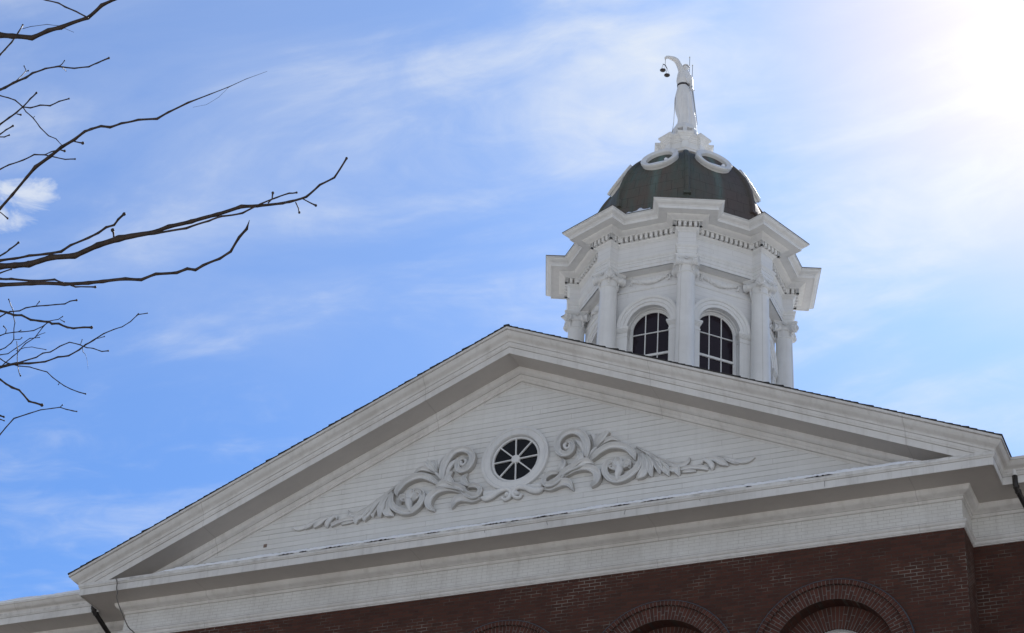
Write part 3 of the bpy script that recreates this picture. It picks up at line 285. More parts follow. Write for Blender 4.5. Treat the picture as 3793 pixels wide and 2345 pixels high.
def voussoir_mat():
    n = NB("arch_brick")
    c = n.mix(n.rng(n.isl, 0, 1), (0.098, 0.040, 0.029), (0.055, 0.027, 0.021))
    c = n.mix(n.rng(n.noise(45, 4, 0.7), 0.35, 0.7, 0, 0.4), c, (0.14, 0.05, 0.04))
    return n.done(c, 0.85, n.noise(60, 4, 0.7), 0.5, 0.004, spec=0.2)
M_vous = voussoir_mat()
def simple(name, c, rough=0.6, var=0.3, scale=8, bs=0.2, bd=0.004, metal=None, spec=None, c2=None):
    n = NB(name)
    v = n.noise(scale, 5, 0.6)
    c2 = c2 or tuple(x * 0.6 for x in c)
    return n.done(n.mix(n.rng(v, 0.35, 0.7, 0, var), c, c2), rough, v, bs, bd, spec=spec, metal=metal)
M_mortar = simple("pale_mortar", (0.24, 0.225, 0.205), 0.9, 0.6, 5, c2=(0.07, 0.06, 0.055))
M_flash = simple("lead_flashing", (0.045, 0.055, 0.075), 0.45, 0.6, 4, c2=(0.09, 0.09, 0.10))
M_shing = simple("roof_shingle", (0.028, 0.028, 0.030), 0.9, 0.6, 9, c2=(0.055, 0.05, 0.048))
M_pipe = simple("brown_pipe", (0.018, 0.014, 0.013), 0.4, 0.4, 10)
M_wire = simple("grey_cable", (0.13, 0.12, 0.11), 0.6, 0.3, 10)
M_dark = simple("dark_joint", (0.02, 0.017, 0.015), 0.9, 0.2, 10)
M_grime = simple("grimy_joint", (0.30, 0.275, 0.25), 0.9, 0.9, 2.2, c2=(0.55, 0.53, 0.50))
M_flank = simple("shaded_carving_edge", (0.43, 0.41, 0.385), 0.9, 0.8, 5, c2=(0.52, 0.50, 0.47))  # shade along the sides of the carving, painted as a darker colour
M_rod = simple("metal_rod", (0.55, 0.55, 0.56), 0.3, 0.3, 10, metal=0.8)
M_bronze = simple("dark_bronze", (0.045, 0.035, 0.032), 0.45, 0.4, 20)
M_gold = simple("gilt_metal", (0.6, 0.5, 0.3), 0.3, 0.3, 10, metal=0.9)
M_belt = simple("belt_paint", (0.05, 0.045, 0.05), 0.6, 0.2, 20)
M_statue = paint("statue_paint", (0.80, 0.80, 0.80), (0.62, 0.61, 0.60), 0.35, streak=0.35, rough=0.45)
def snow_mat():
    n = NB("snow")
    h = n.noise(14, 5, 0.6)
    m = n.done(n.mix(n.rng(h, 0.4, 0.8, 0, 0.25), (0.86, 0.88, 0.92), (0.62, 0.64, 0.68)), 0.6, h, 0.5, 0.02)
    n.b.inputs['Subsurface Weight'].default_value = 0.15; n.b.inputs['Subsurface Radius'].default_value = (0.05, 0.06, 0.08)
    return m
M_snow = snow_mat()
def glass_mat(name, c):
    n = NB(name)
    w = n.noise(2.5, 3)
    return n.done(n.mix(n.rng(w, 0.4, 0.7, 0, 0.4), c, tuple(x * 1.6 for x in c)), 0.06, w, 0.35, 0.02, spec=0.3)
M_glass = glass_mat("dark_window_glass", (0.014, 0.008, 0.014))
M_glassO = glass_mat("black_window_glass", (0.006, 0.006, 0.007))
def bark_mat():
    n = NB("wet_bark")
    v = n.noise(30, 5, 0.7, v=n.vec((1, 1, 1)))
    w = n.noise(120, 3, 0.6)
    c = n.mix(n.rng(v, 0.35, 0.65), (0.018, 0.012, 0.009), (0.052, 0.034, 0.025))
    return n.done(c, n.rng(w, 0.3, 0.7, 0.38, 0.7), v, 0.6, 0.003, spec=0.3)
M_bark = bark_mat()
def copper_mat():
    n = NB("weathered_copper")
    dy = n.math('SUBTRACT', n.y, CUPY)
    ang = n.math('ARCTAN2', n.x, n.math('MULTIPLY', dy, -1.0))
    vv = n.comb(n.math('MULTIPLY', ang, 9.0), 0.0, n.math('MULTIPLY', n.z, 0.7))
    st = n.noise(1.6, 6, 0.65, v=vv)
    st2 = n.noise(4.5, 5, 0.65, v=vv)
    big = n.noise(0.8, 4, 0.6)
    c = n.mix(n.rng(big, 0.40, 0.62), (0.118, 0.098, 0.084), (0.094, 0.104, 0.088))
    grn = n.rng(ang, -0.2, 1.1, 0.75, 0.12)
    c = n.mix(n.math('MULTIPLY', n.rng(st, 0.46, 0.70, 0, 1), grn), c, (0.082, 0.126, 0.112))
    c = n.mix(n.rng(ang, 0.35, 1.0, 0, 0.55), c, (0.094, 0.074, 0.074))
    c = n.mix(n.rng(st2, 0.58, 0.78, 0, 0.5), c, (0.044, 0.038, 0.038))
    # pale green runs below the roundels at the middle of each face
    fa = n.math('ABSOLUTE', n.math('SUBTRACT', n.math('FRACT', n.math('ADD', n.math('DIVIDE', ang, math.pi / 4), 0.5)), 0.5))
    run = n.math('MULTIPLY', n.rng(fa, 0.0, 0.11, 1, 0, True), n.rng(n.z, 13.9, 15.9, 0.25, 1))
    run = n.math('MULTIPLY', run, n.rng(st2, 0.35, 0.60, 0.2, 1))
    c = n.mix(n.math('MULTIPLY', run, 0.75), c, (0.13, 0.23, 0.21))
    # lapped sheets: horizontal seams and staggered upright seams
    zz = n.math('ADD', n.z, n.math('MULTIPLY', n.noise(0.8, 2), 0.12))
    row = n.math('DIVIDE', zz, 0.34)
    fr = n.math('FRACT', row)
    seamh = n.rng(fr, 0.0, 0.05, 1, 0)
    off = n.math('MULTIPLY', n.math('FLOOR', row), 0.37)
    fc = n.math('FRACT', n.math('ADD', n.math('MULTIPLY', ang, 5.09), off))
    seamv = n.rng(fc, 0.0, 0.05, 0.8, 0)
    seam = n.math('MAXIMUM', seamh, seamv)
    seam = n.math('MULTIPLY', seam, n.rng(n.noise(2.5, 3), 0.35, 0.6, 0.25, 1))
    c = n.mix(n.math('MULTIPLY', seam, 0.7), c, (0.008, 0.009, 0.009))
    return n.done(c, n.rng(st2, 0.3, 0.7, 0.6, 0.85), n.math('SUBTRACT', n.math('MULTIPLY', st2, 0.3), seam), 0.5, 0.01, spec=0.25)
CUPY = 9.13
M_copper = copper_mat()
def ground_mat():
    n = NB("ground_snow_and_grass")
    a = n.noise(0.12, 6, 0.6)
    c = n.mix(n.rng(a, 0.34, 0.50), (0.16, 0.13, 0.08), (0.80, 0.75, 0.66))
    return n.done(c, 0.85, n.noise(3, 5), 0.4, 0.05)
M_ground = ground_mat()
M_paving = simple("paving", (0.30, 0.29, 0.27), 0.85, 0.5, 2)

M_dimming = simple("dimming_asphalt", (0.060, 0.056, 0.052), 0.7, 0.6, 1.5, c2=(0.12, 0.11, 0.10))
class MB:
    def __init__(s): s.v, s.f, s.m, s.cur = [], [], [], 0
    def quad(s, *p):
        i = len(s.v); s.v += [tuple(q) for q in p]; s.f.append(tuple(range(i, i + len(p)))); s.m.append(s.cur)
    def grid(s, rows, closed_u=False, closed_v=False):
        i = len(s.v); nv, nu = len(rows), len(rows[0])
        for r in rows: s.v += [tuple(q) for q in r]
        for a in range(nv if closed_v else nv - 1):
            for b in range(nu if closed_u else nu - 1):
                a2, b2 = (a + 1) % nv, (b + 1) % nu
                s.f.append((i + a * nu + b, i + a * nu + b2, i + a2 * nu + b2, i + a2 * nu + b)); s.m.append(s.cur)
    def box(s, x0, x1, y0, y1, z0, z1, T=None):
        p = [(x, y, z) for z in (z0, z1) for y in (y0, y1) for x in (x0, x1)]
        if T: p = [T(*q) for q in p]
        i = len(s.v); s.v += p
        for f in ((0, 2, 3, 1), (4, 5, 7, 6), (0, 1, 5, 4), (2, 6, 7, 3), (0, 4, 6, 2), (1, 3, 7, 5)):
            s.f.append(tuple(i + k for k in f)); s.m.append(s.cur)
    def tube(s, pts, rad, n=8, cap=True):
        pts = [Vector(p) for p in pts]; rows = []; ref = None
        for k, p in enumerate(pts):
            t = (pts[min(k + 1, len(pts) - 1)] - pts[max(k - 1, 0)]).normalized()
            if ref is None:
                ref = t.orthogonal().normalized()
            ref = (ref - t * ref.dot(t)).normalized(); b = t.cross(ref)
            r = rad[k] if isinstance(rad, (list, tuple)) else rad
            rows.append([p + (ref * math.cos(2 * math.pi * j / n) + b * math.sin(2 * math.pi * j / n)) * r for j in range(n)])
        if cap:
            rows = [[pts[0]] * n] + rows + [[pts[-1]] * n]
        s.grid(rows, closed_u=True)
    def ball(s, c, rx, ry=None, rz=None, n=8, T=None):
        ry = ry or rx; rz = rz or rx; rows = []
        for a in range(n // 2 + 1):
            th = math.pi * a / (n // 2)
            row = [(c[0] + rx * math.sin(th) * math.cos(2 * math.pi * j / n), c[1] + ry * math.sin(th) * math.sin(2 * math.pi * j / n), c[2] + rz * math.cos(th)) for j in range(n)]
            rows.append([T(*q) for q in row] if T else row)
        s.grid(rows, closed_u=True)
    def lathe(s, prof, n=24, T=None, axis='z', c=(0, 0, 0)):
        rows = []
        for r, h in prof:
            row = []
            for j in range(n):
                a = 2 * math.pi * j / n
                q = (c[0] + r * math.cos(a), c[1] + r * math.sin(a), c[2] + h) if axis == 'z' else (c[0] + r * math.cos(a), c[1] + h, c[2] + r * math.sin(a))
                row.append(T(*q) if T else q)
            rows.append(row)
        s.grid(rows, closed_u=True)
    def build(s, name, mat, parent=None, smooth=False, loc=(0, 0, 0), rotz=0.0, autosmooth=None, merge=True):
        me = bpy.data.meshes.new(name); me.from_pydata([tuple(map(float, v)) for v in s.v], [], s.f)
        if len(s.m) == len(s.f): me.polygons.foreach_set('material_index', s.m)
        if merge:
            import bmesh
            bm = bmesh.new(); bm.from_mesh(me)
            bmesh.ops.remove_doubles(bm, verts=bm.verts, dist=1e-5)
            bmesh.ops.recalc_face_normals(bm, faces=bm.faces)
            bm.to_mesh(me); bm.free()
        for m_ in (mat if isinstance(mat, (list, tuple)) else [mat]): me.materials.append(m_)
        if smooth or autosmooth:
            for p in me.polygons: p.use_smooth = True
        if autosmooth: me.set_sharp_from_angle(angle=R(autosmooth))
        me.update()
        return obj(name, me, parent, loc, rotz)

def obj(name, me, parent=None, loc=(0, 0, 0), rotz=0.0):
    o = bpy.data.objects.new(name, me); COL.objects.link(o)
    o.location = loc; o.rotation_euler = (0, 0, rotz)
    if parent is not None:
        o.parent = parent
        if parent.parent is None and parent.type == 'EMPTY':
            o.location = Vector(loc) - parent.location     # parts are modelled in world metres
        else:
            o.location = (0, 0, 0)                          # sub-parts share their part's frame
    return o
def dup(src, rotz, parent=None):
    c = src.copy(); COL.objects.link(c)
    c.parent = parent if parent else src.parent
    if rotz is not None: c.rotation_euler = (0, 0, rotz)
    for ch in list(src.children):
        d = dup(ch, None, c)
    return c
def empty(name, loc, label, cat, group=None):
    o = bpy.data.objects.new(name, None); COL.objects.link(o); o.location = loc
    o.empty_display_size = 0.5
    return tag(o, label, cat, group)
def tag(o, label=None, cat=None, group=None, kind=None):
    if label: o['label'] = label
    if cat: o['category'] = cat
    if group: o['group'] = group
    if kind: o['kind'] = kind
    return o

def offset_path(path, e, closed, prev=None, nxt=None):
    """offset a plan polyline outwards (to the right of travel) by e with mitred corners"""
    n = len(path); out = []
    def nr(a, b):
        d = Vector((b[0] - a[0], b[1] - a[1])).normalized(); return Vector((d.y, -d.x))
    for i in range(n):
        a = path[i - 1] if (i > 0 or closed) else prev
        c = path[(i + 1) % n] if (i < n - 1 or closed) else nxt
        ns = []
        if a is not None: ns.append(nr(a, path[i]))
        if c is not None: ns.append(nr(path[i], c))
        if len(ns) == 2: m = (ns[0] + ns[1]) / (1 + ns[0].dot(ns[1]))
        else: m = ns[0]
        out.append((path[i][0] + m.x * e, path[i][1] + m.y * e))
    return out
def sweep(mb, path, prof, closed=False, prev=None, nxt=None):
    rows = []
    for e, z in prof:
        rows.append([(x, y, z) for x, y in offset_path(path, e, closed, prev, nxt)])
    # separate vertices for each strip keep edges crisp
    for k in range(len(rows) - 1): mb.grid([rows[k], rows[k + 1]], closed_u=closed)
def panel(mb, x0, x1, z0, z1, arches, T, y=0.0, depth=0.2, seg=24):
    """flat wall at depth y with arched openings (cx, cz, r, zsill) and their reveals"""
    xs = x0
    for cx, cz, r, zs in sorted(arches):
        mb.quad(T(xs, y, z0), T(cx - r, y, z0), T(cx - r, y, z1), T(xs, y, z1))
        ps = [(cx - r * math.cos(math.pi * k / seg), cz + r * math.sin(math.pi * k / seg)) for k in range(seg + 1)]
        for a, b in zip(ps, ps[1:]):
            mb.quad(T(a[0], y, a[1]), T(b[0], y, b[1]), T(b[0], y, z1), T(a[0], y, z1))
            mb.quad(T(a[0], y, a[1]), T(b[0], y, b[1]), T(b[0], y + depth, b[1]), T(a[0], y + depth, a[1]))
        mb.quad(T(cx - r, y, z0), T(cx + r, y, z0), T(cx + r, y, zs), T(cx - r, y, zs))
        for sx in (-1, 1):
            mb.quad(T(cx + sx * r, y, zs), T(cx + sx * r, y, cz), T(cx + sx * r, y + depth, cz), T(cx + sx * r, y + depth, zs))
        mb.quad(T(cx - r, y, zs), T(cx + r, y, zs), T(cx + r, y + depth, zs), T(cx - r, y + depth, zs))
        xs = cx + r
    mb.quad(T(xs, y, z0), T(x1, y, z0), T(x1, y, z1), T(xs, y, z1))
def arch_band(mb, cx, cz, prof, T, seg=36, a0=0.0, a1=math.pi, legs=0.0):
    """sweep (radius, y) profile round an arch; legs adds straight runs below the spring"""
    rows = []
    for r, y in prof:
        row = []
        if legs: row.append(T(cx + r, y, cz - legs))
        for k in range(seg + 1):
            a = a0 + (a1 - a0) * k / seg
            row.append(T(cx + r * math.cos(a), y, cz + r * math.sin(a)))
        if legs: row.append(T(cx - r, y, cz - legs))
        rows.append(row)
    for k in range(len(rows) - 1): mb.grid([rows[k], rows[k + 1]])
I3 = lambda x, y, z: (x, y, z)
def catmull(pts, k=6):
    out = []; n = len(pts); P = [np.array(p, float) for p in pts]
    for i in range(n - 1):
        p0, p1, p2, p3 = P[max(i - 1, 0)], P[i], P[i + 1], P[min(i + 2, n - 1)]
        for j in range(k):
            t = j / k
            out.append(0.5 * ((2 * p1) + (-p0 + p2) * t + (2 * p0 - 5 * p1 + 4 * p2 - p3) * t * t + (-p0 + 3 * p1 - 3 * p2 + p3) * t ** 3))
    out.append(P[-1]); return out

# ================================================================== ground
g = MB(); g.grid([[(x * 60.0, y * 60.0, -18.0) for x in range(-14, 15)] for y in range(-14, 15)])
tag(g.build("ground", M_ground), "snow-patched lawn around the courthouse", kind='structure')
g = MB(); g.box(-34, 34, -25, 17.6 + 12, -17.99, -17.94)  # unseen dark slab, added so less light bounces up to the soffits
tag(g.build("dimming_pavement", M_dimming), "unseen dark paving added to cut bounce light on the soffits", kind='structure')
g = MB(); g.box(-3, 3, -60, -25.01, -17.99, -17.93)
tag(g.build("path", M_paving), "paved walk leading to the courthouse front", kind='structure')

# ================================================================== courthouse
W = 8.508; WY = 0.73; SL = 0.4453; WX = 16.2; BY = 17.53; DEPTH = 18.26
ch = empty("courthouse", (0, 9.13, -18), "red brick courthouse with a white wooden pediment, deep cornices and arched windows", "building")
ARX = [-6.16, -3.08, 0.0, 3.08, 6.16]; ARZ = -2.13
mb = MB()
panel(mb, -W, W, -18, 0.0, [(x, ARZ, 1.08, -6.2) for x in ARX], I3, 0.0, 0.30)
# recessed reveal ring plane inside every arch
for s in (-1, 1):
    mb.quad((s * W, 0, -18), (s * W, WY, -18), (s * W, WY, 0.0), (s * W, 0, 0.0))
mb.build("brick_wall", M_brick, ch)
mb = MB()
for s in (-1, 1):
    a, b = sorted((s * W, s * WX))
    panel(mb, a, b, -18, 0.0, [(s * 10.75, ARZ - 0.1, 1.08, -6.2), (s * 13.9, ARZ - 0.1, 1.08, -6.2)], I3, WY, 0.30)
    mb.quad((s * WX, WY, -18), (s * WX, BY, -18), (s * WX, BY, 0), (s * WX, WY, 0))
mb.quad((-WX, BY, -18), (WX, BY, -18), (WX, BY, 0), (-WX, BY, 0))
tag(mb.build("brick_wall", M_brick, ch), "darker recessed brick wing wall")

# frieze of painted brick, behind the mouldings
path = [(-WX, BY), (-WX, WY), (-W, WY), (-W, 0), (W, 0), (W, WY), (WX, WY), (WX, BY)]
mb = MB(); sweep(mb, path, [(0.0, 0.0), (0.0, 0.54)], closed=True)
mb.build("frieze", M_frieze, ch)
mb = MB(); sweep(mb, path, [(0.0, -0.012), (0.018, -0.010), (0.022, 0.012), (0.038, 0.035), (0.040, 0.062), (0.062, 0.078), (0.075, 0.098), (0.068, 0.124), (0.045, 0.135), (0.040, 0.158), (0.0, 0.168)], closed=True)
mb.cur = 1; sweep(mb, path, [(0.0445, 0.136), (0.0430, 0.148)], closed=True); sweep(mb, path, [(0.0245, 0.006), (0.0260, 0.013)], closed=True)
mb.build("frieze_moulding", [M_paintF, M_grime], ch)
mb = MB(); sweep(mb, path, [(0.0, 0.535), (0.030, 0.540), (0.032, 0.600), (0.055, 0.618), (0.100, 0.625), (0.150, 0.645), (0.178, 0.680), (0.188, 0.718), (0.188, 0.730)], closed=True)
mb.cur = 1; sweep(mb, path, [(0.0020, 0.531), (0.0022, 0.5345)], closed=True); sweep(mb, path, [(0.0345, 0.592), (0.0350, 0.603)], closed=True)
mb.build("bed_moulding", [M_paintF, M_grime], ch)
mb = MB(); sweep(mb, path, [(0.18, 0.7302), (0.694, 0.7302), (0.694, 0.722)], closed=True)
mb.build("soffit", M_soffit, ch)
mb = MB(); sweep(mb, path, [(0.694, 0.720), (0.708, 0.720), (0.712, 0.868), (0.726, 0.872), (0.728, 0.884), (0.746, 0.902), (0.748, 0.962), (0.70, 0.972), (0.0, 1.02)], closed=True)
# cracks and gaps of the rotten ledge board
mb.cur = 2; sweep(mb, path, [(0.7145, 0.860), (0.7150, 0.869)], closed=True)
mb.cur = 1; rr = random.Random(9)
x = -4.6
while x < 7.2:
    L_ = rr.uniform(0.05, 0.75)
    if rr.random() < 0.68:
        n = max(2, int(L_ / 0.03)); top, bot = [], []
        for i in range(n + 1):
            xx = x + L_ * i / n; w = 0.021 * math.sin(math.pi * i / n) ** 0.6 * rr.uniform(0.35, 1.2)
            top.append((xx, -0.7505, 0.951 + w)); bot.append((xx, -0.7505, 0.951 - w * 0.5))
        mb.grid([top, bot])
    x += L_ + rr.uniform(0.02, 0.4)
for cx, h_, sl in ((1.05, 0.09, 0.03), (2.6, 0.10, -0.02), (4.0, 0.05, 0.03), (6.3, 0.12, 0.0), (-0.2, 0.06, .01)):
    mb.quad((cx, -0.7135, 0.87), (cx + 0.008, -0.7135, 0.87), (cx + sl + 0.006, -0.7135, 0.87 - h_), (cx + sl, -0.7135, 0.87 - h_))

mb.build("cornice", [M_paintH, M_dark, M_grime], ch)

# raking cornice, mitred at the ridge and at both eaves
CY = [(0.742, 5.062), (0.752, 5.075), (0.756, 5.100), (0.775, 5.122), (0.805, 5.140), (0.838, 5.165), (0.864, 5.200), (0.884, 5.236), (0.893, 5.262), (0.915, 5.266), (0.915, 5.316)]
def rake(mb, prof, zoff=0.0):
    rows = []
    for d, z in prof:
        rows.append([(-(W + d), -d, z - SL * (W + d) + zoff), (0, -d, z + zoff), ((W + d), -d, z - SL * (W + d) + zoff)])
    for k in range(len(rows) - 1): mb.grid([rows[k], rows[k + 1]])
mb = MB(); rake(mb, [(0.006, 4.50), (0.012, 4.565), (0.034, 4.570), (0.038, 4.620), (0.060, 4.640), (0.078, 4.672), (0.088, 4.700), (0.112, 4.712), (0.145, 4.730), (0.172, 4.765), (0.186, 4.800), (0.188, 4.822)])
mb.cur = 1; rake(mb, [(0.0135, 4.553), (0.0140, 4.567)]); rake(mb, [(0.0905, 4.690), (0.0915, 4.701)])
mb.build("raking_bed_moulding", [M_paintF, M_grime], ch)
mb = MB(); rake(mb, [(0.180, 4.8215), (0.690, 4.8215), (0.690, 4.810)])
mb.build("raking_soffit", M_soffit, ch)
mb = MB(); rake(mb, [(0.690, 4.806), (0.703, 4.806), (0.706, 4.955), (0.722, 4.960), (0.724, 4.980), (0.738, 4.998), (0.742, 5.062)] + CY + [(0.3, 5.318)])
mb.cur = 1
for d_, z_, t_ in ((0.7075, 4.943, 0.012), (0.7445, 5.052, 0.014), (0.8955, 5.247, 0.012)): rake(mb, [(d_, z_), (d_ + 0.001, z_ + t_)])
mb.build("raking_cornice", [M_paintF, M_grime], ch)
# eaves crown along the pavilion sides and the wings (it carries the gutter)
cprof = [(d, z - SL * (W + d)) for d, z in CY] + [(0.80, 1.06), (0.70, 1.10)]
mb = MB()
sweep(mb, [(W, 0), (W, WY), (WX, WY), (WX, BY), (-WX, BY), (-WX, WY), (-W, WY), (-W, 0)], cprof, prev=(-W, 0), nxt=(W, 0))
mb.build("eaves_crown", M_paintF, ch)

# tympanum of lapped boards
mb = MB(); pitch = 0.113; z = 0.904
while z < 4.62:
    z2 = min(z + pitch, 4.64)
    x1, x2 = max(0.02, (4.66 - z) / SL), max(0.01, (4.66 - z2) / SL)
    lap = 0.005; dz = abs((z + z2) / 2 - 2.765)
    if dz < 0.60:
        c = math.sqrt(0.60 ** 2 - dz * dz); spans = [(-1, c), (1, c)]
    else: spans = [(0, 0)]
    for s, c in spans:
        if s == 0: l1, r1, l2, r2 = -x1, x1, -x2, x2
        elif s < 0: l1, r1, l2, r2 = -x1, -c, -x2, -c
        else: l1, r1, l2, r2 = c, x1, c, x2
        mb.quad((l1, -lap, z), (r1, -lap, z), (r2, 0, z2), (l2, 0, z2))
        mb.quad((l1, 0.0, z), (r1, 0.0, z), (r1, -lap, z), (l1, -lap, z))
    z += pitch
mb.build("tympanum", M_board, ch)
mb = MB(); mb.box(-5.455, -5.385, -0.016, -0.006, 1.63, 1.70)
mb.build("vent_patch", simple("brown_patch", (0.22, 0.16, 0.13), 0.8), ch)

# oculus
OX, OZ = 0.0, 2.765
def ocT(x, y, z): return (OX + x, y, OZ + z)
mb = MB()
mb.lathe([(0.708, 0.02), (0.708, -0.080), (0.690, -0.088), (0.660, -0.092), (0.646, -0.080), (0.640, -0.072), (0.628, -0.070), (0.575, -0.078), (0.535, -0.078), (0.525, -0.070), (0.518, -0.050), (0.515, 0.00), (0.500, 0.010)], 96, ocT, 'y')
oc = mb.build("round_window", M_orn, ch, autosmooth=35)
mb = MB()
mb.lathe([(0.520, 0.02), (0.500, -0.025), (0.478, -0.028), (0.462, -0.020), (0.458, 0.03)], 96, ocT, 'y')
for k in range(8):
    a = k * math.pi / 4 + R(3)
    ca, sa = math.cos(a), math.sin(a)
    mb.box(0.07, 0.47, -0.022, 0.010, -0.012, 0.012, lambda x, y, z: (OX + x * ca - z * sa, y, OZ + x * sa + z * ca))
mb.lathe([(0.092, 0.01), (0.092, -0.028), (0.080, -0.040), (0.0, -0.044)], 24, ocT, 'y')
mb.build("muntins", M_orn, oc, autosmooth=35)
mb = MB(); mb.lathe([(0.0, 0.012), (0.50, 0.012)], 48, ocT, 'y')
mb.build("glass", M_glassO, oc)

# carved scrolls either side of it
def stroke(mb, kind, h, pts, mx):
    P = catmull(pts, 7); n = len(P)
    prof = [(-1.0, 0.0), (-1.0, 0.78), (-0.93, 0.97), (-0.80, 1.0), (-0.66, 0.90), (-0.48, 0.62), (-0.15, 0.48), (0.20, 0.50), (0.50, 0.64), (0.68, 0.90), (0.80, 1.0), (0.93, 0.97), (1.0, 0.78), (1.0, 0.0)] if kind == 'c' else \
           [(-1.0, 0.0), (-1.0, 0.55), (-0.85, 0.80), (-0.45, 0.96), (0, 1.0), (0.45, 0.96), (0.85, 0.80), (1.0, 0.55), (1.0, 0.0)]
    rows = []
    for i in range(n):
        a, b = P[max(i - 1, 0)], P[min(i + 1, n - 1)]
        d = np.array([b[0] - a[0], b[1] - a[1]]); d = d / (np.linalg.norm(d) + 1e-9); nn = np.array([-d[1], d[0]])
        w = max(P[i][2], 0.004) * 1.04
        hh = h * (0.55 + 0.45 * min(1, w / 0.06)) * 1.75
        rows.append([(mx * (P[i][0] + nn[0] * u * w), -0.004 - q * hh, P[i][1] + nn[1] * u * w) for u, q in prof])
    for end, sgn in ((0, -1), (-1, 1)):     # rounded ends
        p, q = P[end], P[1 if end == 0 else -2]
        d = np.array([p[0] - q[0], p[1] - q[1]]); d = d / (np.linalg.norm(d) + 1e-9); nn = np.array([-d[1], d[0]]) * (-1 if end == 0 else 1)
        w = max(p[2], 0.004) * 1.04; hh = h * (0.55 + 0.45 * min(1, w / 0.06)) * 1.75
        extra = []
        for t in (0.5, 0.85, 1.0):
            k = math.sqrt(max(0, 1 - t * t)); c = p[:2] + d * w * t * 0.8
            extra.append([(mx * (c[0] + nn[0] * u * w * k), -0.004 - q2 * hh * (k if t < 1 else 0), c[1] + nn[1] * u * w * k) for u, q2 in prof])
        if end == 0: rows = extra[::-1] + rows
        else: rows = rows + extra
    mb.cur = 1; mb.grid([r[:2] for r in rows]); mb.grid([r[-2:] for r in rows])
    mb.cur = 0; mb.grid([r[1:-1] for r in rows])
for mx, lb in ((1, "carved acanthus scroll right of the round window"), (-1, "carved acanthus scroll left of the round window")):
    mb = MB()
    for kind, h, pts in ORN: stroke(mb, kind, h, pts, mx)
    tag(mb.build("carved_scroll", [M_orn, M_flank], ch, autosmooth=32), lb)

# arched windows in the brick
def arched_window(cx, y0, parent, dz=0.0):
    cz = ARZ + dz
    T = lambda x, y, z: (cx + x, y0 + y, cz + z)
    mb = MB()
    def ring(r0, r1, yf, n, split, gap=0.011, a0=0, a1=math.pi, dp=0.05):
        st = (a1 - a0) / n
        for k in range(n):
            a = a0 + st * k; g2 = gap / 2
            cuts = [r0, r1] if not split else ([r0, r0 + (r1 - r0) * 0.36, r1] if k % 2 else [r0, r0 + (r1 - r0) * 0.64, r1])
            if split and (k * 7) % 5 == 0: cuts = [r0, r1]
            for ra, rb in zip(cuts, cuts[1:]):
                ra_, rb_ = ra + (g2 if ra > r0 else 0), rb - (g2 if rb < r1 else 0)
                A, B = a + g2 / ra_, a + st - g2 / ra_; A2, B2 = a + g2 / rb_, a + st - g2 / rb_
                f = [(ra_ * math.cos(A), ra_ * math.sin(A)), (rb_ * math.cos(A2), rb_ * math.sin(A2)), (rb_ * math.cos(B2), rb_ * math.sin(B2)), (ra_ * math.cos(B), ra_ * math.sin(B))]
                v = [T(p[0], yf, p[1]) for p in f] + [T(p[0], yf + dp, p[1]) for p in f]
                i = len(mb.v); mb.v += v
                for q in ((0, 1, 2, 3), (0, 4, 5, 1), (1, 5, 6, 2), (2, 6, 7, 3), (3, 7, 4, 0)): mb.f.append(tuple(i + j for j in q)); mb.m.append(mb.cur)
    ring(1.345, 1.425, -0.055, 62, False, 0.010)
    ring(1.082, 1.335, -0.012, 56, True)
    w = mb.build("arched_window", M_vous, parent)
    mb = MB()
    ring(0.66, 1.078, 0.280, 42, True, 0.011)
    mb.build("inner_arch", M_vous, w)
    mb = MB()
    arch_band(mb, 0, 0, [(1.080, -0.008), (1.338, -0.008)], T)
    arch_band(mb, 0, 0, [(1.346, 0.0), (1.346, -0.050), (1.424, -0.050), (1.424, 0)], T)
    arch_band(mb, 0, 0, [(0.66, 0.285), (1.079, 0.285)], T)
    mb.build("mortar", M_mortar, w)
    mb = MB()
    arch_band(mb, 0, 0, [(1.426, 0.0), (1.426, -0.062), (1.433, -0.064), (1.441, -0.058), (1.446, 0.0)], T)
    mb.build("flashing", M_flash, w)
    mb = MB()
    arch_band(mb, 0, 0, [(0.66, 0.31), (0.66, 0.42), (0.63, 0.42), (0.625, 0.45), (0.61, 0.455), (0.59, 0.455), (0.58, 0.47)], T, legs=4.0)
    for z_ in (-0.05, -0.95, -1.9, -2.9): mb.box(-0.70, 0.70, 0.455, 0.48, z_ - 0.02, z_ + 0.02, T)
    for x_ in (-0.24, 0.24): mb.box(x_ - 0.016, x_ + 0.016, 0.457, 0.482, -4.0, 0.66, T)
    mb.build("frame", M_paint, w)
    mb = MB(); arch_band(mb, 0, 0, [(0.0, 0.476), (0.72, 0.476)], T); mb.box(-0.72, 0.72, 0.476, 0.486, -4.0, 0, T)
    mb.build("glass", simple("frosted_pane", (0.38, 0.39, 0.38), 0.25, 0.3, 3), w)
    mb = MB()
    for sx in (-1, 1): mb.box(min(sx * 0.66, sx * 1.08), max(sx * 0.66, sx * 1.08), 0.28, 0.32, -4.07, 0.0, T)
    mb.build("jamb", M_brick, w)
    return w
labs = ["arched window at the left end of the brick front", "arched window left of centre", "arched window under the round window", "arched window right of centre", "arched window nearest the right brick corner"]
for x, lb in zip(ARX, labs): tag(arched_window(x, 0.0, ch), lb)
for x in (-13.9, -10.75, 10.75, 13.9): arched_window(x, WY, ch, -0.1)

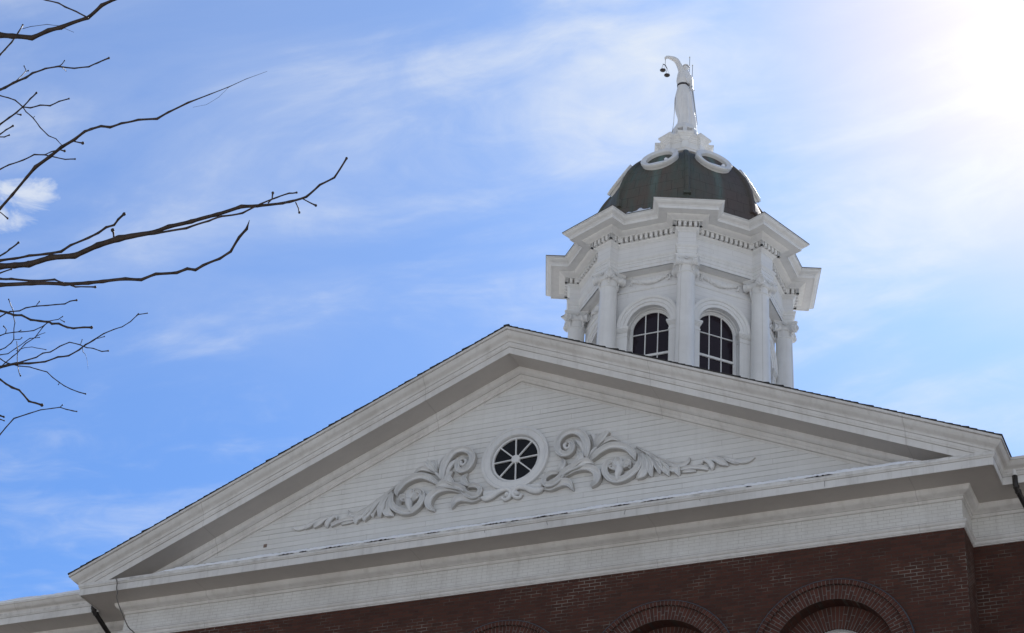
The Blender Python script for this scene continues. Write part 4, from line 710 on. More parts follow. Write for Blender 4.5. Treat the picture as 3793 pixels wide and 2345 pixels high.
# shingled pavilion roof: real lapped courses, their butts step along the rake
rr = random.Random(3)
mb = MB(); ex = 0.135; n = int(9.46 / ex)
for s in (-1, 1):
    for k in range(n + 1):
        xa, xb = 9.44 - k * ex, max(0.0, 9.44 - (k + 1) * ex - 0.03)
        za, zb = 5.321 - SL * xa, 5.321 - SL * xb
        yf = -0.935 + rr.uniform(-0.008, 0.010); lift = 0.026 if k % 2 == 0 else 0.021
        if rr.random() < 0.12: lift += 0.012
        p = [(s * xa, yf, za), (s * xb, yf, zb), (s * xb, yf, zb + 0.008), (s * xa, yf, za + lift)]
        q = [(a, 9.13, c) for a, b, c in p]
        mb.quad(*p)
        for i in range(4): mb.quad(p[i], p[(i + 1) % 4], q[(i + 1) % 4], q[i])
    p = [(0, 0)]
mb.box(-0.06, 0.06, -0.934, 9.13, 5.322, 5.345)
mb.build("roof", M_shing, ch)
mb = MB()
A, B_, Cc, Dd = (-WX - .9, WY - .90, 1.125), (WX + .9, WY - .90, 1.125), (WX + .9, BY + .9, 1.125), (-WX - .9, BY + .9, 1.125)
rl, rr_ = (-WX + 8.4, 9.13, 5.27), (WX - 8.4, 9.13, 5.27)
for q in ((A, B_, rr_, rl), (Cc, Dd, rl, rr_)): mb.quad(*q)
mb.quad(B_, Cc, rr_); mb.quad(Dd, A, rl)
tag(mb.build("roof", M_shing, ch), "low hipped main roof behind the pediment")

# rainwater pipes
def pipe(pts, r, name, label, stub):
    mb = MB(); mb.tube(pts, r, 14)
    o = tag(mb.build(name, M_pipe, ch, smooth=True), label)
    mb = MB(); mb.tube(stub, r * 1.02, 14); mb.build("outlet", M_paint, o, smooth=True)
    for p, q in zip(pts[1:4], pts[2:5]):
        mb = MB(); d = (Vector(q) - Vector(p)).normalized(); mb.tube([Vector(p) + d * 0.03, Vector(p) + d * 0.07], r * 1.16, 14)
        mb.build("collar", M_pipe, o, smooth=True)
pipe([(-9.35, -0.02, 0.94), (-9.34, -0.02, 0.78), (-9.32, 0.02, 0.72), (-9.27, 0.58, 0.47), (-9.27, 0.645, 0.40), (-9.27, 0.645, -17.9)], 0.050, "downpipe", "dark brown downpipe at the left end of the pediment", [(-9.35, -0.02, 0.90), (-9.35, -0.02, 1.0)])
pipe([(9.43, 0.02, 0.88), (9.43, 0.02, 0.70), (9.44, 0.06, 0.62), (9.55, 0.58, 0.36), (9.56, 0.645, 0.26), (9.56, 0.645, -17.9)], 0.048, "downpipe", "dark downpipe with a white outlet at the right end of the pediment", [(9.43, 0.02, 0.86), (9.43, 0.02, 1.02)])
mb = MB(); cab = [(-8.352, -0.757, 0.975), (-8.30, -0.757, 0.86), (-8.285, -0.755, 0.735), (-8.270, -0.72, 0.66), (-8.255, -0.72, 0.52), (-8.17, -0.60, 0.28), (-8.10, -0.40, 0.05), (-7.95, -0.12, -0.30), (-7.93, -0.05, -2.0), (-7.93, -0.04, -17.9)]
mb.tube([tuple(p) for p in catmull(cab, 5)], 0.011, 8)
tag(mb.build("cable", M_wire, None, smooth=True), "loose grey cable hanging off the left end of the cornice", "cable")

# snow along the ledge
def snow_strip(name, x0, x1, yf, yb, zb, hfun, label, T=None, n=None, **k):
    n = n or int((x1 - x0) / 0.03); rows = [[], [], [], [], []]
    for i in range(n + 1):
        x = x0 + (x1 - x0) * i / n; h = hfun(x)
        ed = min(1, (x - x0) / 0.3, (x1 - x) / 0.3); h *= max(0, ed)
        w = noise.noise((x * 7, 1, 0)) * 0.018
        for r_, (yy, zz) in zip(rows, ((yf + w, zb - 0.004), (yf - 0.008 + w, zb + h * 0.5), (yf + 0.03 + w, zb + h * 0.95), ((yf + yb) / 2, zb + h * 1.15), (yb, zb + h * 0.9))):
            r_.append((x, yy, zz))
    mb = MB(); mb.grid(rows)
    return tag(mb.build(name, M_snow, None, smooth=True), label, "snow", kind='stuff')
snow_strip("snow", -7.4, 8.0, -0.735, -0.02, 0.975, lambda x: 0.068 + 0.020 * noise.noise((x * 1.7, 0, 0)) + 0.016 * noise.noise((x * 14, 3, 0)) + 0.006 * noise.noise((x * 45, 3, 0)), "thin line of melting snow on the ledge under the pediment boards")
def wing_snow(x0, x1, seed, label):
    rr = random.Random(seed); mb = MB(); rows = []
    n = int((x1 - x0) / 0.05)
    for j, (yy, f) in enumerate(((0.0, 0), (-0.01, 0.6), (0.05, 1.0), (0.35, 0.9), (1.2, 0.3), (1.5, -0.1))):
        row = []
        for i in range(n + 1):
            x = x0 + (x1 - x0) * i / n
            h = 0.075 + 0.04 * noise.noise((x * 1.3, seed, 0)) + 0.012 * noise.noise((x * 9, seed, 0))
            gap = 0.0 if noise.noise((x * 1.9, seed + 5, 0)) < 0.30 else 0.6
            y = -0.16 + yy; row.append((x, y, 1.115 + (y + 0.17) * 0.445 + h * f * (1 - gap)))
        rows.append(row)
    mb.grid(rows); return tag(mb.build("snow", M_snow, None, smooth=True), label, "snow", kind='stuff')
wing_snow(-16.5, -9.6, 2, "wet snow along the roof edge of the left wing")
wing_snow(9.7, 16.5, 6, "wet snow along the roof edge of the right wing")

# ================================================================== cupola
CP = (0.0, CUPY, 0.0)
cu = empty("cupola", (0, CUPY, 4.0), "white octagonal columned cupola with arched windows under a green-brown copper dome", "cupola")
def polar(az, r, t, z): a = R(az); return (r * math.sin(a) + t * math.cos(a), -r * math.cos(a) + t * math.sin(a), z)
FA = 2.48; BKR = 2.862; BH = 0.222; COLR = 2.64; WA = 2.22
def oct_path(ap):
    return [(polar(22.5 + 45 * k, ap / math.cos(R(22.5)), 0, 0)[0], polar(22.5 + 45 * k, ap / math.cos(R(22.5)), 0, 0)[1]) for k in range(8)]
def block_path(fa=FA, br=BKR, bh=BH):
    s_ = (fa - bh * math.sin(R(22.5))) / math.cos(R(22.5)); out = []
    for k in range(8):
        az = -22.5 + 45 * k
        for r_, t_ in ((s_, -bh), (br, -bh), (br, bh), (s_, bh)):
            p = polar(az, r_, t_, 0); out.append((p[0], p[1]))
    return out
bp_ = block_path()
# entablature breaking forward over every column
mb = MB()
sweep(mb, oct_path(FA), [(-0.27, 12.03), (0.0, 12.03)], closed=True)
ars = [(-0.02, 12.03), (0.0, 12.03), (0.0, 12.125), (0.014, 12.130), (0.014, 12.225), (0.028, 12.230), (0.028, 12.275), (0.045, 12.295), (0.062, 12.325), (0.064, 12.352), (0.0, 12.370)]
sweep(mb, bp_, ars, closed=True)
for k in range(8):   # undersides of the blocks
    mb.quad(*[polar(-22.5 + 45 * k, r_, t_, 12.031) for r_, t_ in ((2.3, -BH), (BKR, -BH), (BKR, BH), (2.3, BH))])
ent = mb.build("architrave", M_paint, cu, loc=CP)
mb = MB(); sweep(mb, bp_, [(0.0, 12.36), (0.0, 12.80)], closed=True)
mb.build("frieze", M_boardC, cu, loc=CP)
mb = MB(); sweep(mb, bp_, [(0.0, 12.765), (0.016, 12.775), (0.020, 12.795), (0.045, 12.815), (0.066, 12.840), (0.070, 12.862), (0.082, 12.866), (0.055, 12.867), (0.055, 13.002), (0.150, 13.003), (0.154, 13.022), (0.180, 13.032), (0.225, 13.048), (0.268, 13.070), (0.292, 13.092), (0.296, 13.105), (0.488, 13.105), (0.490, 13.092), (0.513, 13.092), (0.518, 13.165), (0.532, 13.170), (0.536, 13.188), (0.558, 13.200), (0.588, 13.214), (0.614, 13.236), (0.630, 13.262), (0.634, 13.274), (0.653, 13.276), (0.653, 13.308)], closed=True)
cor = mb.build("cornice", M_paint, cu, loc=CP)
mb = MB()
o1, o0 = offset_path(bp_, 0.142, True), offset_path(bp_, 0.088, True)
for i in range(len(o1)):
    a, b = Vector(o1[i]), Vector(o1[(i + 1) % len(o1)]); d = (b - a); Ln = d.length; d.normalize(); nn = Vector((d.y, -d.x))
    n = max(2, round(Ln / 0.121)); w = 0.073
    for k in range(n):
        c = w / 2 + (Ln - w) * k / (n - 1)
        p, q = a + d * (c - w / 2), a + d * (c + w / 2)
        pi, qi = p - nn * 0.088, q - nn * 0.088
        lo, hi = 12.868, 12.998
        mb.quad((*p, lo), (*q, lo), (*q, hi), (*p, hi))
        mb.quad((*pi, lo), (*qi, lo), (*q, lo), (*p, lo))
        mb.quad((*pi, lo), (*p, lo), (*p, hi), (*pi, hi)); mb.quad((*qi, lo), (*q, lo), (*q, hi), (*qi, hi))
mb.build("dentils", M_paint, cor)
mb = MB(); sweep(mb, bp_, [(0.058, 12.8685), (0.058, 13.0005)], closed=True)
mb.build("dentil_shade", simple("shaded_recess", (0.36, 0.34, 0.32), 0.9, 0.5, 14), cor)  # darker strip paints the shade into the gaps between dentils
# copper apron between cornice and dome
mb = MB(); top = offset_path(bp_, 0.660, True)
def octpt(az, ap_c): p = polar(az, ap_c, 0, 0); return (p[0], p[1])
r1 = [(x, y, 13.300) for x, y in top]; r2 = [(x, y, 13.322) for x, y in top]; r3 = []
for i, (x, y) in enumerate(top):
    k = i // 4; az = -22.5 + 45 * k
    f = {0: -9, 1: -2, 2: 2, 3: 9}[i % 4]
    a = az + f; rr2 = 2.60 * math.cos(R(22.5)) / math.cos(R(22.5 - abs(f)))
    p = polar(a, rr2, 0, 13.72); r3.append(p)
mb.grid([r1, r2], closed_u=True); mb.grid([r2, r3], closed_u=True)
mb.build("apron", M_copper, cu, loc=CP)

# walls with arched openings
ZS = 10.50
mb = MB()
hw = WA * math.tan(R(22.5))
for k in range(8):
    az = 45 * k
    T = (lambda az: lambda x, y, z: polar(az, WA - y, x, z))(az)
    panel(mb, -hw, hw, 7.4, 12.05, [(0, ZS, 0.560, 8.30)], T, 0.0, 0.22)
sweep(mb, oct_path(WA), [(0.0, 7.4), (0.10, 7.4), (0.10, 8.1), (0.04, 8.15), (0.0, 8.16)], closed=True)
mb.build("wall", M_boardC, cu, loc=CP)
mb = MB(); sweep(mb, oct_path(WA), [(0.0, 11.555), (0.020, 11.560), (0.030, 11.580), (0.034, 11.600), (0.022, 11.615), (0.0, 11.62)], closed=True)
mb.build("string_course", M_paint, cu, loc=CP)
# base drum on the roof ridge
mb = MB(); sweep(mb, oct_path(3.0), [(0, 3.2), (0, 7.2), (0.12, 7.25), (0.14, 7.38), (0.0, 7.42), (-1.0, 7.44)], closed=True)
mb.build("base", M_boardC, cu, loc=CP)

def TF(x, y, z): return polar(0, WA - y, x, z)
# moulded arch surround, one part per face
mb = MB()
arch_band(mb, 0, ZS, [(0.560, 0.0), (0.560, -0.034), (0.640, -0.038), (0.648, -0.062), (0.722, -0.066), (0.730, -0.090), (0.752, -0.106), (0.796, -0.112), (0.822, -0.100), (0.830, -0.060), (0.832, 0.0)], TF, 40)
ar = mb.build("arch_surround", M_paint, cu, loc=CP, autosmooth=30)
for s in (-1, 1):
    mb = MB()
    a, b = sorted((s * 0.535, s * 0.845)); mb.box(a, b, -0.050, 0.03, 8.2, ZS - 0.27, TF)
    for (w0, w1, y_, z0, z1) in ((0.525, 0.855, -0.062, ZS - 0.275, ZS - 0.235), (0.535, 0.845, -0.052, ZS - 0.235, ZS - 0.15), (0.520, 0.860, -0.070, ZS - 0.150, ZS - 0.125), (0.508, 0.872, -0.086, ZS - 0.125, ZS - 0.095), (0.495, 0.885, -0.102, ZS - 0.095, ZS - 0.065), (0.485, 0.895, -0.115, ZS - 0.065, ZS - 0.012)):
        a, b = sorted((s * w0, s * w1)); mb.box(a, b, y_, 0.08, z0, z1, TF)
    mb.build("impost", M_paint, ar)
# window
mb = MB()
arch_band(mb, 0, ZS, [(0.560, 0.10), (0.545, 0.10), (0.540, 0.17), (0.520, 0.175), (0.515, 0.195), (0.500, 0.200), (0.485, 0.202), (0.482, 0.222)], TF, 40, legs=2.25)
wi = mb.build("window", M_paint, cu, loc=CP, autosmooth=30)
mb = MB()
for x_ in (-0.163, 0.163): mb.box(x_ - 0.0115, x_ + 0.0115, 0.198, 0.224, 8.3, ZS + 0.46, TF)
for z_, h_ in ((10.385, 0.0115), (9.735, 0.030), (9.09, 0.0115)): mb.box(-0.49, 0.49, 0.196 if h_ < 0.02 else 0.185, 0.2235, z_ - h_, z_ + h_, TF)
mb.build("muntins", M_paint, wi)
mb = MB(); arch_band(mb, 0, ZS, [(0.0, 0.2215), (0.50, 0.2215)], TF, 24); mb.quad(TF(-.5, .2215, 8.2), TF(.5, .2215, 8.2), TF(.5, .2215, ZS), TF(-.5, .2215, ZS))
mb.build("glass", M_glass, wi)
# fruit garland under the architrave
mb = MB(); rr = random.Random(4)
for i in range(46):
    t = -0.47 + 0.94 * i / 45; sag = 0.105 * (1 - (t / 0.47) ** 2)
    for q in range(2):
        r_ = 0.034 + 0.050 * (1 - abs(t) / 0.47) * rr.uniform(0.7, 1.2)
        mb.ball((t + rr.uniform(-.01, .01), -0.010 - rr.uniform(0, 0.030), 11.885 - sag + rr.uniform(-0.030, 0.030)), r_, r_ * 0.8, r_, 7, TF)
for s in (-1, 1):
    for j in range(12):
        r_ = rr.uniform(0.018, 0.034)
        mb.ball((s * (0.49 + rr.uniform(-.03, .05)), -0.02, 11.93 - j * 0.017), r_, 0.02, r_ * 1.2, 7, TF)
ga = mb.build("garland", M_paint, cu, loc=CP, smooth=True)
for k in range(1, 8):
    for s_ in (ar, wi, ga): dup(s_, R(45 * k))

# column with a diagonal-volute capital (modelled at azimuth 0, then turned)
def TC(x, y, z): return (x, -COLR + y, z)
mb = MB()
sh = [(0.30, 7.42), (0.30, 7.62), (0.285, 7.66), (0.310, 7.72), (0.285, 7.78), (0.262, 7.80), (0.258, 7.86)]
for k in range(0, 13):
    u = k / 12; sh.append((0.246 - 0.036 * u ** 1.7, 7.9 + 3.66 * u))
sh += [(0.212, 11.575), (0.228, 11.585), (0.236, 11.600), (0.228, 11.616), (0.212, 11.622), (0.206, 11.640), (0.206, 11.80), (0.212, 11.90)]
mb.lathe(sh, 40, TC)
mb.cur = 1
for sg in (-1,):
    a_ = R(-90 + sg * 38); pr = [(r_ + 0.0012, z_) for r_, z_ in sh[6:20]]
    mb.grid([[TC(r_ * math.cos(a_ - 0.003 / r_), r_ * math.sin(a_ - 0.003 / r_), z_) for r_, z_ in pr], [TC(r_ * math.cos(a_ + 0.003 / r_), r_ * math.sin(a_ + 0.003 / r_), z_) for r_, z_ in pr]])
co = mb.build("column", [M_paint, M_grime], cu, loc=CP, rotz=R(22.5), autosmooth=40)
mb = MB()
# echinus and concave abacus
mb.lathe([(0.206, 11.785), (0.235, 11.795), (0.252, 11.825), (0.252, 11.850), (0.225, 11.865)], 32, TC)
def abac(half, cut, z0, z1):
    pts = []
    cs = [(-half, -half), (half, -half), (half, half), (-half, half)]
    for i in range(4):
        a, b = Vector(cs[i]), Vector(cs[(i + 1) % 4]); d = (b - a).normalized(); n_ = Vector((-d.y, d.x))
        for j in range(9):
            t = 0.08 + 0.84 * j / 8; p = a.lerp(b, t) + n_ * cut * math.sin(math.pi * t) ** 1.2; pts.append((p.x, p.y))
    lo = [TC(x, y, z0) for x, y in pts]; hi = [TC(x, y, z1) for x, y in pts]
    mb.grid([lo, hi], closed_u=True); mb.quad(*lo); mb.quad(*hi)
abac(0.300, 0.065, 11.935, 11.965); abac(0.322, 0.068, 11.965, 11.992); abac(0.335, 0.070, 11.992, 12.030)
mb.box(-0.235, 0.235, -0.235, 0.235, 11.86, 11.940, TC)
for c4 in range(4):
    th = R(45 + 90 * c4); ct, st_ = math.cos(th), math.sin(th)
    def TV(x, y, z, ct=ct, st_=st_):   # x across (tangential), y outward along the diagonal
        return TC(ct * y - st_ * x, st_ * y + ct * x, z)
    for j in range(6): mb.ball((0, 0.300 + 0.012 * j - 0.004 * j * j, 11.80 + j * 0.030), 0.030, 0.030, 0.026, 8, TV)
    # husk hanging on the neck below the volute
    for j in range(7):
        mb.ball((rr.uniform(-.012, .012), 0.240 - j * 0.003, 11.79 - j * 0.028), 0.042 - j * 0.004, 0.032, 0.030, 7, TV)
for c4 in range(4):
    th = R(90 * c4); ct, st_ = math.cos(th), math.sin(th)
    for sx in (-1, 1):
        ax = Vector((sx * 0.36, -1.0, -0.10)).normalized(); tx = Vector((1, ax.x * 0.95 * 1.0, 0)); tx = (tx - ax * tx.dot(ax)).normalized(); bz = ax.cross(tx)
        if bz.z < 0: bz = -bz
        c0 = Vector((sx * 0.232, -0.246, 11.852))
        def PV(d, a, rad, ct=ct, st_=st_, c0=c0, ax=ax, tx=tx, bz=bz, sx=sx):
            p = c0 + ax * d + tx * (rad * math.cos(a) * sx) + bz * (rad * math.sin(a))
            return TC(ct * p.x - st_ * p.y, st_ * p.x + ct * p.y, p.z)
        n_ = 24; rv = 0.110
        mb.grid([[PV(d, 2 * math.pi * j / n_, rv * f) for j in range(n_)] for d, f in ((-0.14, 0.55), (-0.10, 0.72), (-0.05, 0.84), (0.0, 0.95), (0.022, 1.0), (0.045, 1.0), (0.050, 0.90), (0.034, 0.84), (0.030, 0.0))], closed_u=True)
        sp = [PV(0.036, -1.3 + j / 34 * 2.0 * 2 * math.pi, 0.090 * (1 - 0.76 * j / 34)) for j in range(35)]
        mb.tube(sp, [0.0125 - 0.004 * j / 34 for j in range(35)], 6)
        q0 = PV(0.04, 0, 0); mb.ball(q0, 0.020, n=8)
    th = R(90 * c4); ct, st_ = math.cos(th), math.sin(th)
    def TR_(x, y, z, ct=ct, st_=st_): return TC(ct * x - st_ * y, st_ * x + ct * y, z)
    for a in range(6):
        mb.ball((0.038 * math.cos(a * math.pi / 3), -0.268, 11.965 + 0.038 * math.sin(a * math.pi / 3)), 0.026, 0.02, 0.026, 7, TR_)
    mb.ball((0, -0.288, 11.965), 0.020, 0.014, 0.020, 8, TR_)
    for a in range(-3, 4): mb.ball((a * 0.045, -0.228, 11.842), 0.019, 0.018, 0.026, 7, TR_)
mb.build("capital", M_paint, co, autosmooth=50)
for k in range(1, 8): dup(co, R(22.5 + 45 * k))

# dome
DP = [(2.60, 13.70), (2.53, 14.00), (2.47, 14.36), (2.455, 14.55), (2.40, 14.90), (2.335, 15.15), (2.245, 15.40), (2.13, 15.66), (1.99, 15.90), (1.83, 16.13), (1.66, 16.33), (1.48, 16.51), (1.30, 16.67), (1.12, 16.82), (0.96, 16.95), (0.86, 17.03)]
mb = MB()
DPs = [tuple(p) for p in catmull(DP, 3)]
rows = [[polar(22.5 + 45 * k, r_ - 0.045, 0, z_) for k in range(8)] for r_, z_ in DPs]
for k in range(8):
    mb.grid([[rows[j][k], rows[j][(k + 1) % 8]] for j in range(len(rows))])
do = mb.build("dome", M_copper, cu, loc=CP, autosmooth=28)
mb = MB(); rib = [p for p in DPs if p[1] > 14.34]
for k in range(8):
    az = 22.5 + 45 * k
    A = [[polar(az, r_ - 0.10, -0.075, z_), polar(az, r_, -0.055, z_), polar(az, r_ + 0.028, -0.022, z_), polar(az, r_ + 0.028, 0.022, z_), polar(az, r_, 0.055, z_), polar(az, r_ - 0.10, 0.075, z_)] for r_, z_ in rib]
    mb.grid(A); mb.quad(*A[0])
    mb.box(-0.095, 0.095, -2.50, -2.38, 14.30, 14.37, (lambda a_: lambda x, y, z: (x * math.cos(a_) - y * math.sin(a_), x * math.sin(a_) + y * math.cos(a_), z))(R(az)))
mb.build("rib", M_copper, do, autosmooth=30)
# roundels on the dome
ct_, st_ = math.cos(0.494), math.sin(0.494)
def TRo(x, y, z):    # x across, y inward along the roundel axis, z up the slope
    r_ = 1.879 - z * st_ - y * ct_; zz = 16.045 + z * ct_ - y * st_
    return polar(0, r_, x, zz)
mb = MB()
mb.lathe([(0.490, 0.42), (0.490, 0.085), (0.508, 0.070), (0.508, 0.008), (0.496, -0.006), (0.474, -0.010), (0.425, 0.006), (0.392, 0.014), (0.372, 0.012), (0.360, 0.026), (0.355, 0.22)], 64, TRo, 'y')
ro = mb.build("roundel", M_paint, cu, loc=CP, autosmooth=35)
mb = MB(); mb.lathe([(0.0, 0.11), (0.36, 0.11)], 32, TRo, 'y')
mb.build("panel", M_copper, ro)
mb = MB()
mb.box(-0.26, 0.20, 0.02, 0.15, -0.325, -0.285, TRo)
mb.ball((0.22, 0.05, -0.20), 0.06, 0.07, 0.05, 8, TRo)
mb.build("snow_patch", M_snow, ro, smooth=True)
for k in range(1, 8): dup(ro, R(45 * k))

# lantern on top of the dome
mb = MB()
bl = block_path(0.56, 0.655, 0.075)
sweep(mb, oct_path(0.86), [(-0.1, 16.98), (0.02, 16.99), (0.03, 17.04), (0.05, 17.06), (0.05, 17.11), (-0.10, 17.14), (-0.14, 17.16), (-0.20, 17.20), (-0.26, 17.24)], closed=True)
sweep(mb, bl, [(0.0, 17.15), (0.0, 17.30), (0.014, 17.31), (0.014, 17.50), (0.0, 17.51), (0.0, 17.56), (0.03, 17.575), (0.035, 17.60), (0.055, 17.615), (0.06, 17.65), (0.09, 17.67), (0.105, 17.70), (0.135, 17.72), (0.145, 17.745), (0.145, 17.785), (-0.3, 17.792)], closed=True)
mb.build("lantern", M_paint, cu, loc=CP)
for s_ in range(8):
    pass
mb = MB()
sweep(mb, oct_path(0.20), [(0.0, 17.78), (0.0, 18.32)], closed=True)
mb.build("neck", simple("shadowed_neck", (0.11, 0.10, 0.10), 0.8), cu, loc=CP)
mb = MB()   # eight sloping brackets carrying the statue plate
for k in range(8):
    az = 22.5 + 45 * k; a_ = R(az)
    q = [(0.505, 17.92, 0.068), (0.425, 18.14, 0.055), (0.372, 18.30, 0.062)]
    mb.grid([[polar(az, r_, -w_, z_), polar(az, r_, w_, z_), polar(az, r_ - 0.05, w_, z_ - 0.02), polar(az, r_ - 0.05, -w_, z_ - 0.02)] for r_, z_, w_ in q], closed_u=True)
    mb.box(-0.066, 0.066, -0.50, -0.44, 17.785, 17.915, (lambda a_: lambda x, y, z: (x * math.cos(a_) - y * math.sin(a_), x * math.sin(a_) + y * math.cos(a_), z))(a_))
sweep(mb, oct_path(0.277), [(-0.26, 18.515), (0.0, 18.505), (0.012, 18.485), (0.070, 18.315), (0.066, 18.295), (-0.10, 18.295)], closed=True)
mb.build("pedestal", M_paint, cu, loc=CP)
# snow drift caught behind the cornice and on the lantern
mb = MB(); rows = []
for j, (dr, f) in enumerate(((-0.02, 0), (0.0, 0.5), (0.08, 1.0), (0.22, 0.75), (0.40, 0.3), (0.5, 0))):
    row = []
    for i in range(41):
        u = i / 40; t = -0.44 + 0.80 * u
        h = (0.055 * math.exp(-((u - 0.55) / 0.10) ** 2) + 0.065 + 0.035 * noise.noise((u * 9, 2, 0)) + 0.02 * noise.noise((u * 30, 2, 0))) * min(1, u / 0.1, (1 - u) / 0.15)
        row.append(tuple(Vector(polar(0, 3.115 - dr, t, 13.315 + dr * 0.35 + max(0, h) * f * 1.25))))
    rows.append(row)
mb.grid(rows); sn = mb.build("snow", M_snow, None, smooth=True, loc=CP)
tag(sn, "small drift of snow behind the cupola cornice", "snow", kind='stuff')

# ================================================================== statue
RH = Vector((0.94, 0.341, 0)); DS = Vector((-0.341, 0.94, 0))
SC = Vector((0, CUPY, 0))
def FZ(z): return z if z < 18.38 else 18.49 + (z - 18.39) * 0.937
def S3(u, d, z): return SC + RH * u + DS * d + Vector((0, 0, FZ(z)))
def S4(u, d, z): return S3(u, d, z) + Vector((0, 0, d * 0.30))
stt = empty("statue", (0, CUPY, 18.3), "white painted statue of a robed woman raising one arm, on top of the cupola", "statue")
body = [(18.39, 0.055, 0.230, 0.20), (18.50, 0.060, 0.245, 0.22), (18.80, 0.060, 0.236, 0.20), (19.02, 0.026, 0.246, 0.20), (19.25, -0.005, 0.252, 0.20), (19.48, -0.022, 0.250, 0.19), (19.71, -0.044, 0.220, 0.175), (19.94, -0.056, 0.174, 0.150), (20.08, -0.074, 0.140, 0.120), (20.18, -0.064, 0.168, 0.125), (20.32, -0.054, 0.196, 0.140), (20.44, -0.050, 0.182, 0.125), (20.54, -0.048, 0.176, 0.110), (20.61, -0.046, 0.158, 0.095), (20.66, -0.035, 0.112, 0.080), (20.70, -0.015, 0.062, 0.060), (20.73, -0.005, 0.055, 0.055)]
bb = [tuple(p) for p in catmull(body, 5)]
mb = MB(); rows = []
for z_, uc, hw_, dp in bb:
    row = []
    for j in range(48):
        a = 2 * math.pi * j / 48
        fold = 1.0
        if z_ < 20.05:
            amp = 0.115 * min(1, (20.05 - z_) / 0.5)
            fold += amp * (math.sin(a * 7 + z_ * 1.3) * 0.6 + math.sin(a * 12 - z_ * 2.1 + 1) * 0.4)
        elif z_ < 20.5:
            fold += 0.03 * math.sin(a * 9 + z_ * 9)
        row.append(S3(uc + 1.03 * hw_ * math.cos(a) * fold, dp * math.sin(a) * fold, z_))
    rows.append(row)
rows = [[S3(bb[0][1], 0, bb[0][0])] * 48] + rows + [[S3(bb[-1][1], 0, bb[-1][0])] * 48]
mb.grid(rows, closed_u=True)
# head with face, tied hair and band
mb.ball(tuple(S3(0.0, -0.01, 20.775)), 0.085, 0.098, 0.112, 20)
mb.ball(tuple(S3(0.0, -0.108, 20.765)), 0.014, 0.026, 0.022, 10)
mb.ball(tuple(S3(0.0, -0.088, 20.715)), 0.030, 0.022, 0.022, 10)
for s in (-1, 1):
    mb.ball(tuple(S3(s * 0.030, -0.094, 20.792)), 0.014, 0.012, 0.010, 8)
    mb.ball(tuple(S3(s * 0.086, 0.0, 20.775)), 0.012, 0.018, 0.028, 8)
mb.ball(tuple(S3(0.0, 0.095, 20.80)), 0.052, 0.052, 0.052, 12)
# raised arm (viewer's left) and hand with fingers
arm = [(-0.085, 0, 20.50, .095), (-0.115, -0.01, 20.64, .092), (-0.155, -0.02, 20.80, .084), (-0.210, -0.03, 20.955, .078), (-0.262, -0.05, 21.055, .077), (-0.325, -0.08, 21.102, .071), (-0.420, -0.12, 21.128, .058), (-0.500, -0.16, 21.132, .045), (-0.545, -0.18, 21.112, .046)]
cc = catmull(arm, 4); mb.tube([S4(p[0], p[1], p[2]) for p in cc], [p[3] for p in cc], 16)
mb.ball(tuple(S4(-0.555, -0.185, 21.10)), 0.044, 0.036, 0.044, 12)
for f in range(4):
    d0 = -0.215 + f * 0.020; ln = (0.85, 1.0, 0.95, 0.75)[f]
    fp = [(-0.560, d0, 21.115), (-0.592, d0, 21.095), (-0.600, d0, 21.095 - 0.040 * ln), (-0.578, d0, 21.095 - 0.058 * ln)]
    mb.tube([S4(*p) for p in fp], [.011, .0105, .0095, .008], 7)
mb.tube([S4(-0.53, -0.215, 21.10), S4(-0.548, -0.235, 21.07), S4(-0.568, -0.225, 21.045)], [.012, .011, .009], 7)
# lowered arm (viewer's right) with sleeve, holding the sword hilt
arm2 = [(0.045, 0, 20.52, .070), (0.100, -0.01, 20.46, .072), (0.140, -0.02, 20.32, .060), (0.162, -0.03, 20.18, .052), (0.170, -0.08, 20.02, .046), (0.172, -0.13, 19.89, .036)]
cc = catmull(arm2, 4); mb.tube([S4(p[0], p[1], p[2]) for p in cc], [p[3] for p in cc], 14)
mb.ball(tuple(S4(0.176, -0.145, 19.855)), 0.036, 0.040, 0.044, 12)
for f in range(4):
    z0 = 19.88 - f * 0.020; mb.tube([S4(0.176, -0.170, z0), S4(0.205, -0.185, z0), S4(0.215, -0.155, z0 - .004)], [.011, .010, .008], 7)
mb.tube([S4(0.160, -0.165, 19.885), S4(0.170, -0.200, 19.895), S4(0.190, -0.205, 19.885)], [.012, .011, .009], 7)
# cloak falling on the sword side
mb.tube([S3(0.13, 0.05, 20.3), S3(0.17, 0.06, 19.9), S3(0.21, 0.04, 19.4), S3(0.25, 0.02, 18.9), S3(0.285, 0.0, 18.34)], [.05, .062, .060, .062, .066], 12)
mb.tube([S3(-0.06, -0.10, 20.42), S3(0.02, -0.135, 20.25), S3(0.07, -0.12, 20.12)], [.03, .028, .018], 8)
bo = mb.build("body", M_statue, stt, merge=False)
rm = bo.modifiers.new("skin", 'REMESH'); rm.mode = 'VOXEL'; rm.voxel_size = 0.0105; rm.use_smooth_shade = True
sm = bo.modifiers.new("soft", 'SMOOTH'); sm.factor = 0.5; sm.iterations = 3
mb = MB(); rows = []
for z_, g_ in ((20.045, 1.0), (20.050, 1.09), (20.115, 1.09), (20.122, 1.0)):
    rows.append([S3(-0.072 + 0.146 * g_ * math.cos(2 * math.pi * j / 40), 0.126 * g_ * math.sin(2 * math.pi * j / 40), z_ + 0.01 * math.cos(2 * math.pi * j / 40)) for j in range(40)])
mb.grid(rows, closed_u=True)
mb.build("belt", M_belt, stt, smooth=True)
mb = MB(); mb.lathe([(0.0, 0.03), (0.090, 0.018), (0.098, 0.0), (0.098, -0.016), (0.088, -0.02)], 24, lambda x, y, z: tuple(S3(x, 0.0, 20.845) + DS * (y * 1.12 - 0.01) + Vector((0, 0, z))))
